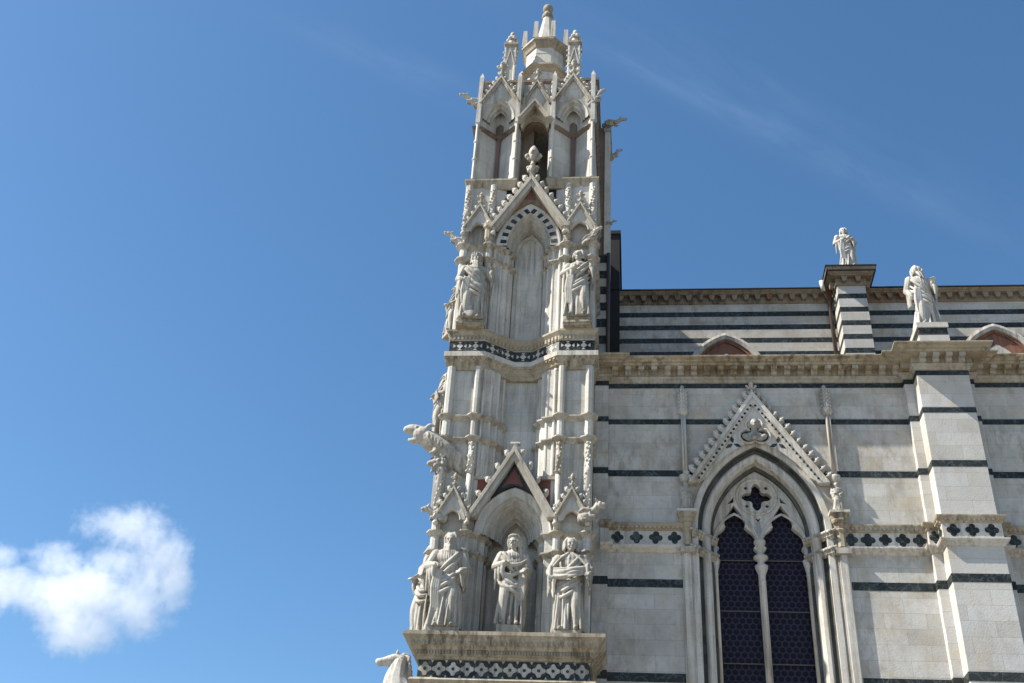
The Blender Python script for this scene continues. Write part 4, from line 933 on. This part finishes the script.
me = remesh(mb, 'lion_head_bracket', .016); o = bpy.data.objects.new('lion_head_bracket', me); COL.objects.link(o); o.location = (-4.62, -1.05, 14.62); attach(o, tower)
b = MB(); b.box(-4.74, -4.60, -1.10, -.4, 13.40, 14.35, 'trim'); b.build('corner_block', tower)

# ------------------------------------------------------------------ statues
def place(mesh, name, x, y, z, turn, label, plinth=None, pk='ledge', cat='statue'):
    o = bpy.data.objects.new(name, mesh); COL.objects.link(o); o.location = (x, y, z); o.rotation_euler = (0, 0, R_(turn)); tag(o, label, cat)
    if plinth:
        w, d, h = plinth[:3]; p_ = MB(); p_.box(-w, w, -d, d, -h, -.003, pk)
        if len(plinth) > 3: p_.box(-w-.03, w+.03, -d-.03, d+.03, -h-plinth[3], -h-.004, pk); p_.box(-w-.05, w+.05, -d-.05, d+.05, -h-.09, -h-.02, pk)
        q_ = p_.build('plinth', bevel=.012); q_.parent = o
    return o
def ex_scroll(T, B, Hd):   # a long parchment held open across the body
    for i in range(8): T([(-.175, -.125, .628-.0125*i), (-.07, -.160+.009*math.sin(1.9*i), .612-.014*i), (.05, -.164+.008*math.cos(2.3*i), .620-.012*i), (.175, -.125, .648-.0105*i)], [.012, .015, .015, .012])
    T([(-.185, -.13, .50), (-.185, -.13, .645)], .022); T([(.185, -.13, .515), (.185, -.13, .66)], .022)
    T([(-.02, -.06, .82), (-.10, -.09, .74), (-.175, -.10, .64)], [.016, .018, .016]); T([(.02, -.06, .82), (.10, -.09, .75), (.175, -.10, .66)], [.014, .015, .014])
def ex_book(T, B, Hd):
    for i in range(6): T([(.02+.016*i, -.165, .60), (.025+.016*i, -.15, .70)], .014)
def ex_open_book(T, B, Hd):
    for i in range(7): T([(.03, -.150-.004*i, .50+.017*i), (.165, -.120-.004*i, .525+.017*i)], .012)
def ex_mantle_end(T, B, Hd):
    for i in range(4): T([(-.11+.018*i, -.13, .56), (-.13+.02*i, -.125, .38), (-.12+.022*i, -.115, .20-.02*i)], [.016, .022, .012])
def ex_big_cloth(T, B, Hd):   # the mantle gathered over one forearm, falling in uneven loops
    for i, (a, d) in enumerate(((.66, .03), (.59, .07), (.48, .10))):
        T([(-.165+.012*i, -.075, a), (-.09, -.122-.006*(i % 2), a-d*.8), (.0, -.130, a-d), (.075, -.117, a-d*.35), (.135, -.065, a+.055)], [.012, .021, .024, .020, .011])
    for i in range(4): T([(.125-.014*i, -.13+.01*i, .56), (.135-.02*i, -.135+.01*i, .42), (.13-.022*i, -.115+.01*i, .27-.03*i)], [.016, .020, .009])
stA = statue_mesh('bearded_prophet', 2.26, seed=3, sway=.02, knee=1, hair='long', beard=9, head=(-8, 10, 0), width=1.15, extras=ex_mantle_end,
    arms=[((-.135, -.01, .775), (-.195, -.06, .625), (-.10, -.165, .60)), ((.135, -.01, .775), (.19, -.03, .60), (.13, -.165, .545))])
place(stA, 'statue', XC-1.30, -1.42, 10.39, 4, 'large bearded marble prophet at the left corner of the ledge', (.36, .27, .12), 'statue')
stB = statue_mesh('old_sage', 2.22, seed=11, sway=-.02, knee=-1, hair='bald', beard=8, head=(-22, 4, 6), width=1.0, extras=ex_book,
    arms=[((-.125, -.01, .775), (-.18, .0, .61), (-.12, -.14, .62)), ((.125, -.01, .775), (.165, -.02, .60), (.04, -.16, .60))])
place(stB, 'statue', XC-1.78, -.90, 10.39, -48, 'bald bearded marble sage with a book behind the large prophet', (.22, .22, .12), 'statue')
stC = statue_mesh('veiled_sibyl', 2.17, seed=5, sway=.035, knee=-1, hair='short', veil=True, head=(-30, 6, 0), width=.88, extras=ex_big_cloth,
    arms=[((-.12, -.01, .775), (-.175, -.05, .63), (-.06, -.17, .64)), ((.12, -.01, .775), (.17, -.02, .61), (.115, -.165, .555))])
place(stC, 'statue', XC+.09, -1.06, 10.60, 6, 'veiled marble woman standing in front of the dark central niche', (.28, .27, .32), 'statue')
stD = statue_mesh('scroll_bearer', 2.20, seed=8, sway=-.015, knee=1, hair='short', head=(18, 0, 0), width=1.05, extras=ex_scroll, mantle=.6,
    arms=[((-.13, -.01, .775), (-.205, -.02, .635), (-.185, -.12, .56)), ((.13, -.01, .775), (.205, -.02, .65), (.185, -.12, .585))])
place(stD, 'statue', XC+1.42, -1.36, 10.39, -3, 'marble man holding a wide parchment scroll across his waist', (.30, .27, .12), 'statue')
stF = statue_mesh('crowned_king', 2.25, seed=21, sway=.03, knee=-1, hair='crown', beard=5, head=(10, 4, 0), width=1.08, extras=ex_mantle_end,
    arms=[((-.13, -.01, .775), (-.185, -.02, .60), (-.145, -.11, .55)), ((.13, -.01, .775), (.20, -.03, .63), (.20, -.07, .72))])
place(stF, 'statue', XC-1.36, -1.12, 18.76, 8, 'crowned marble king on the upper left pedestal', (.33, .20, .10, .13), 'ledge')
stG = statue_mesh('small_saint', 1.6, seed=31, sway=.0, knee=1, hair='short', head=(-15, 0, 0), width=1.0)
place(stG, 'statue', XC-1.85, -.80, 18.62, -55, 'small marble saint half hidden behind the crowned king', (.22, .22, .10), 'statue')
stH = statue_mesh('turbaned_man', 2.28, seed=15, sway=-.03, knee=1, hair='short', head=(-14, 0, 0), width=1.02, extras=ex_mantle_end,
    arms=[((-.125, -.01, .775), (-.18, -.05, .64), (-.02, -.16, .66)), ((.125, -.01, .775), (.17, -.04, .64), (.155, -.12, .72))])
place(stH, 'statue', XC+1.43, -1.12, 18.80, -4, 'marble man with raised hand on the upper right pedestal', (.32, .20, .11, .16), 'ledge')
stE = statue_mesh('tablet_bearer', 1.95, seed=44, sway=.01, knee=1, hair='long', beard=5, head=(0, 0, 0), extras=ex_open_book,
    arms=[((-.125, -.01, .775), (-.16, -.03, .62), (-.06, -.15, .62)), ((.125, -.01, .775), (.16, -.03, .62), (.08, -.15, .60))])
place(stE, 'statue', XC-1.92, -.55, 15.60, -72, 'marble man in profile holding a tablet above the winged beast', (.24, .24, .10), 'statue')
stI = statue_mesh('saint', 1.84, 'newstatue', seed=52, sway=.03, knee=1, hair='short', head=(-12, 0, 0), extras=ex_mantle_end, mantle=.5, width=1.10,
    arms=[((-.13, -.01, .775), (-.19, -.02, .60), (-.05, -.165, .62)), ((.13, -.01, .775), (.18, -.03, .62), (.11, -.155, .63))])
place(stI, 'statue', 7.48, 7.12, 26.80, 5, 'white marble saint standing on the high striped pier against the sky', (.40, .26, .15), 'trim')
stJ = statue_mesh('apostle', 2.06, 'newstatue', seed=63, sway=.025, knee=-1, hair='short', beard=4, head=(28, 0, 0), mantle=.5, extras=ex_mantle_end, width=1.0,
    arms=[((-.125, -.01, .775), (-.165, .02, .61), (-.145, -.06, .47)), ((.13, -.01, .775), (.18, -.04, .63), (.12, -.16, .69))])
place(stJ, 'statue', 7.56, -.12, 19.11, 8, 'white marble apostle on the aisle buttress in front of the striped wall', None)
b = MB(); b.box(7.20, 7.98, -.52, .45, 18.95, 19.10, 'buttress'); b.box(7.24, 7.95, -.48, .42, 18.72, 18.948, 'dark'); b.box(7.22, 7.96, -.50, .44, 18.18, 18.718, 'buttress'); b.build('statue_pedestal', aisle)
# little carved figures on the window shafts and the bust in the gable
for i, x in enumerate(shafts_x):
    mf = statue_mesh('figurine', .76, seed=70+i, sway=.03, knee=1-2*i, hair='short', voxel=.016, width=1.15)
    place(mf, 'figurine', x, -.15, 13.925, 6-10*i, ('small carved figure on the left window shaft' if i == 0 else 'small carved figure on the right window shaft')+' below the gable', None, cat='statue')
mb = MB(); mb.ball((0,0,.30), (.115,.12,.15), 'statue', 14); tubemesh(mb, [(0,.02,.0), (0,.0,.2)], [.09,.075]); mb.ball((0,.04,-.06), (.27,.12,.15), 'statue', 14)
tubemesh(mb, [(-.24,-.02,-.05), (-.14,-.10,-.17), (.06,-.12,-.12)], [.07,.06,.045]); tubemesh(mb, [(.24,-.02,-.05), (.14,-.10,-.17), (-.06,-.13,-.15)], [.07,.06,.045])
for s in (-1, 1):
    for j in range(5): tubemesh(mb, [(s*(.06+.012*j), -.02+.02*j, .42), (s*.125, .0+.02*j, .32), (s*.12, .02+.02*j, .20)], [.035,.035,.025])
    mb.ball((s*.04,-.105,.32), .018, 'statue', 8)
tubemesh(mb, [(0,-.115,.33), (0,-.145,.27)], [.014,.024]); mb.ball((0,-.11,.225), (.04,.02,.012), 'statue', 8)
me = remesh(mb, 'bust', .011); o = bpy.data.objects.new('bust', me); COL.objects.link(o); o.location = (XW, -.12, 16.02); attach(o, gb)

# ------------------------------------------------------------------ horse leaping out of the facade, left of the ledge
mb = MB(); T = lambda p, r: tubemesh(mb, p, r, 12)
T([(1.2,0,-1.15), (.6,0,-1.15), (.25,0,-1.05), (.05,0,-.90)], [.38,.40,.38,.34]); T([(.10,0,-.85), (.02,0,-.55), (.03,0,-.26), (.06,0,-.06)], [.40,.31,.215,.145])
T([(.02,0,-.03), (-.12,0,-.04), (-.30,0,-.085), (-.42,0,-.11)], [.12,.115,.085,.075]); mb.ball((-.11,0,-.10), (.15,.088,.14), 'statue', 12); mb.ball((-.26,0,-.10), (.12,.075,.10), 'statue', 12); mb.ball((-.43,0,-.10), (.075,.065,.07), 'statue', 10); T([(-.32,0,-.155), (-.41,0,-.175)], [.04,.034])
for s in (-1, 1):
    T([(-.02,s*.05,.05), (-.035,s*.06,.10), (-.03,s*.055,.16)], [.035,.034,.010]); mb.ball((-.15,s*.088,-.01), (.036,.022,.026), 'statue', 8); mb.ball((-.46,s*.04,-.085), (.022,.016,.018), 'statue', 8); T([(-.06,s*.07,.035), (-.17,s*.07,.02)], [.022,.014])
    T([(.05,s*.22,-1.15), (-.28,s*.22,-1.18), (-.36,s*.20,-1.50), (-.30,s*.19,-1.62)], [.18,.10,.07,.055]); mb.ball((-.28,s*.19,-1.68), (.075,.06,.06), 'statue', 8)
for i in range(15):
    t = i/14; z = .08-.75*t; x = .17+.16*t; T([(x-.06, 0, z), (x+.045, (-1)**i*.05, z-.03), (x+.04, (-1)**i*.09, z-.12)], [.045,.045,.016])
me = remesh(mb, 'horse', .011, 'newstatue', 1); o = bpy.data.objects.new('horse_statue', me); COL.objects.link(o); o.location = (-5.11, -1.0, 9.91); o.rotation_euler = (0, 0, R_(6))
tag(o, 'white marble horse head and chest projecting beside the tower base', 'statue')

# ------------------------------------------------------------------ cloud
def cloud(name, label, parts, dens, seed):
    ma = bpy.data.materials.new('cloud_vapour'); ma.use_nodes = True; t = ma.node_tree; N = t.nodes.new; K = t.links.new
    t.nodes.remove(t.nodes['Principled BSDF']); pv = N('ShaderNodeVolumePrincipled'); K(pv.outputs[0], t.nodes['Material Output'].inputs['Volume'])
    pv.inputs['Color'].default_value = (.97, .97, .975, 1); pv.inputs['Anisotropy'].default_value = .2
    co = N('ShaderNodeTexCoord'); tot = None
    def mth(op, a, b_=None, c_=None):
        n = N('ShaderNodeMath'); n.operation = op
        for i, v in enumerate((a, b_, c_)):
            if v is None: continue
            if isinstance(v, (int, float)): n.inputs[i].default_value = v
            else: K(v, n.inputs[i])
        return n.outputs[0]
    nz1 = N('ShaderNodeTexNoise'); nz1.inputs['Scale'].default_value = .032; nz1.inputs['Detail'].default_value = 8; nz1.inputs['Roughness'].default_value = .66; nz1.inputs['Distortion'].default_value = .6
    K(co.outputs['Object'], nz1.inputs['Vector'])
    for (c, r) in parts:
        v = N('ShaderNodeVectorMath'); v.operation = 'SUBTRACT'; K(co.outputs['Object'], v.inputs[0]); v.inputs[1].default_value = c
        d = N('ShaderNodeVectorMath'); d.operation = 'DIVIDE'; K(v.outputs[0], d.inputs[0]); d.inputs[1].default_value = r
        l = N('ShaderNodeVectorMath'); l.operation = 'LENGTH'; K(d.outputs[0], l.inputs[0])
        e = mth('SUBTRACT', 1.0, l.outputs['Value']); tot = e if tot is None else mth('MAXIMUM', tot, e)
    shape = mth('ADD', tot, mth('MULTIPLY', mth('SUBTRACT', nz1.outputs['Fac'], .5), 1.6))
    nz2 = N('ShaderNodeTexNoise'); nz2.inputs['Scale'].default_value = .13; nz2.inputs['Detail'].default_value = 6; nz2.inputs['Roughness'].default_value = .65; K(co.outputs['Object'], nz2.inputs['Vector'])
    shape = mth('ADD', shape, mth('MULTIPLY', mth('SUBTRACT', nz2.outputs['Fac'], .5), 1.15))
    den = mth('MULTIPLY', mth('MAXIMUM', mth('MINIMUM', mth('MULTIPLY', mth('SUBTRACT', shape, .12), 1.9), 1.0), 0), dens)
    K(den, pv.inputs['Density'])
    m_ = MB(); lo = [min(c[i]-r[i] for c, r in parts)*1.15-5 for i in range(3)]; hi = [max(c[i]+r[i] for c, r in parts)*1.15+5 for i in range(3)]
    m_.box(lo[0], hi[0], lo[1], hi[1], lo[2], hi[2], 'statue'); o = m_.build(name); o.data.materials.clear(); o.data.materials.append(ma)
    o['label'] = label; o['category'] = 'cloud'; return o
k_ = .79
parts = [((x*k_, d*k_, z*k_), (a*k_, dd*k_, c*k_)) for x, z, a, c, d, dd in ((-8, -4, 72, 50, 0, 46), (-85, 0, 66, 30, 5, 34), (22, 76, 62, 28, 10, 28), (60, 46, 42, 42, 8, 30), (6, -42, 52, 28, -4, 34), (48, -10, 42, 40, 0, 30), (84, 6, 22, 42, 0, 20), (-98, 32, 30, 14, 0, 18), (-40, 30, 36, 24, 0, 24), (22, 36, 46, 20, 4, 22))]
cl = cloud('cloud', 'small puffy white cloud low in the blue sky left of the tower', parts, .024, 1)
cl.location = (-427, 790, 328); cl.rotation_euler = (0, 0, R_(7.3))
scene.cycles.volume_step_rate = .16; scene.cycles.volume_max_steps = 400
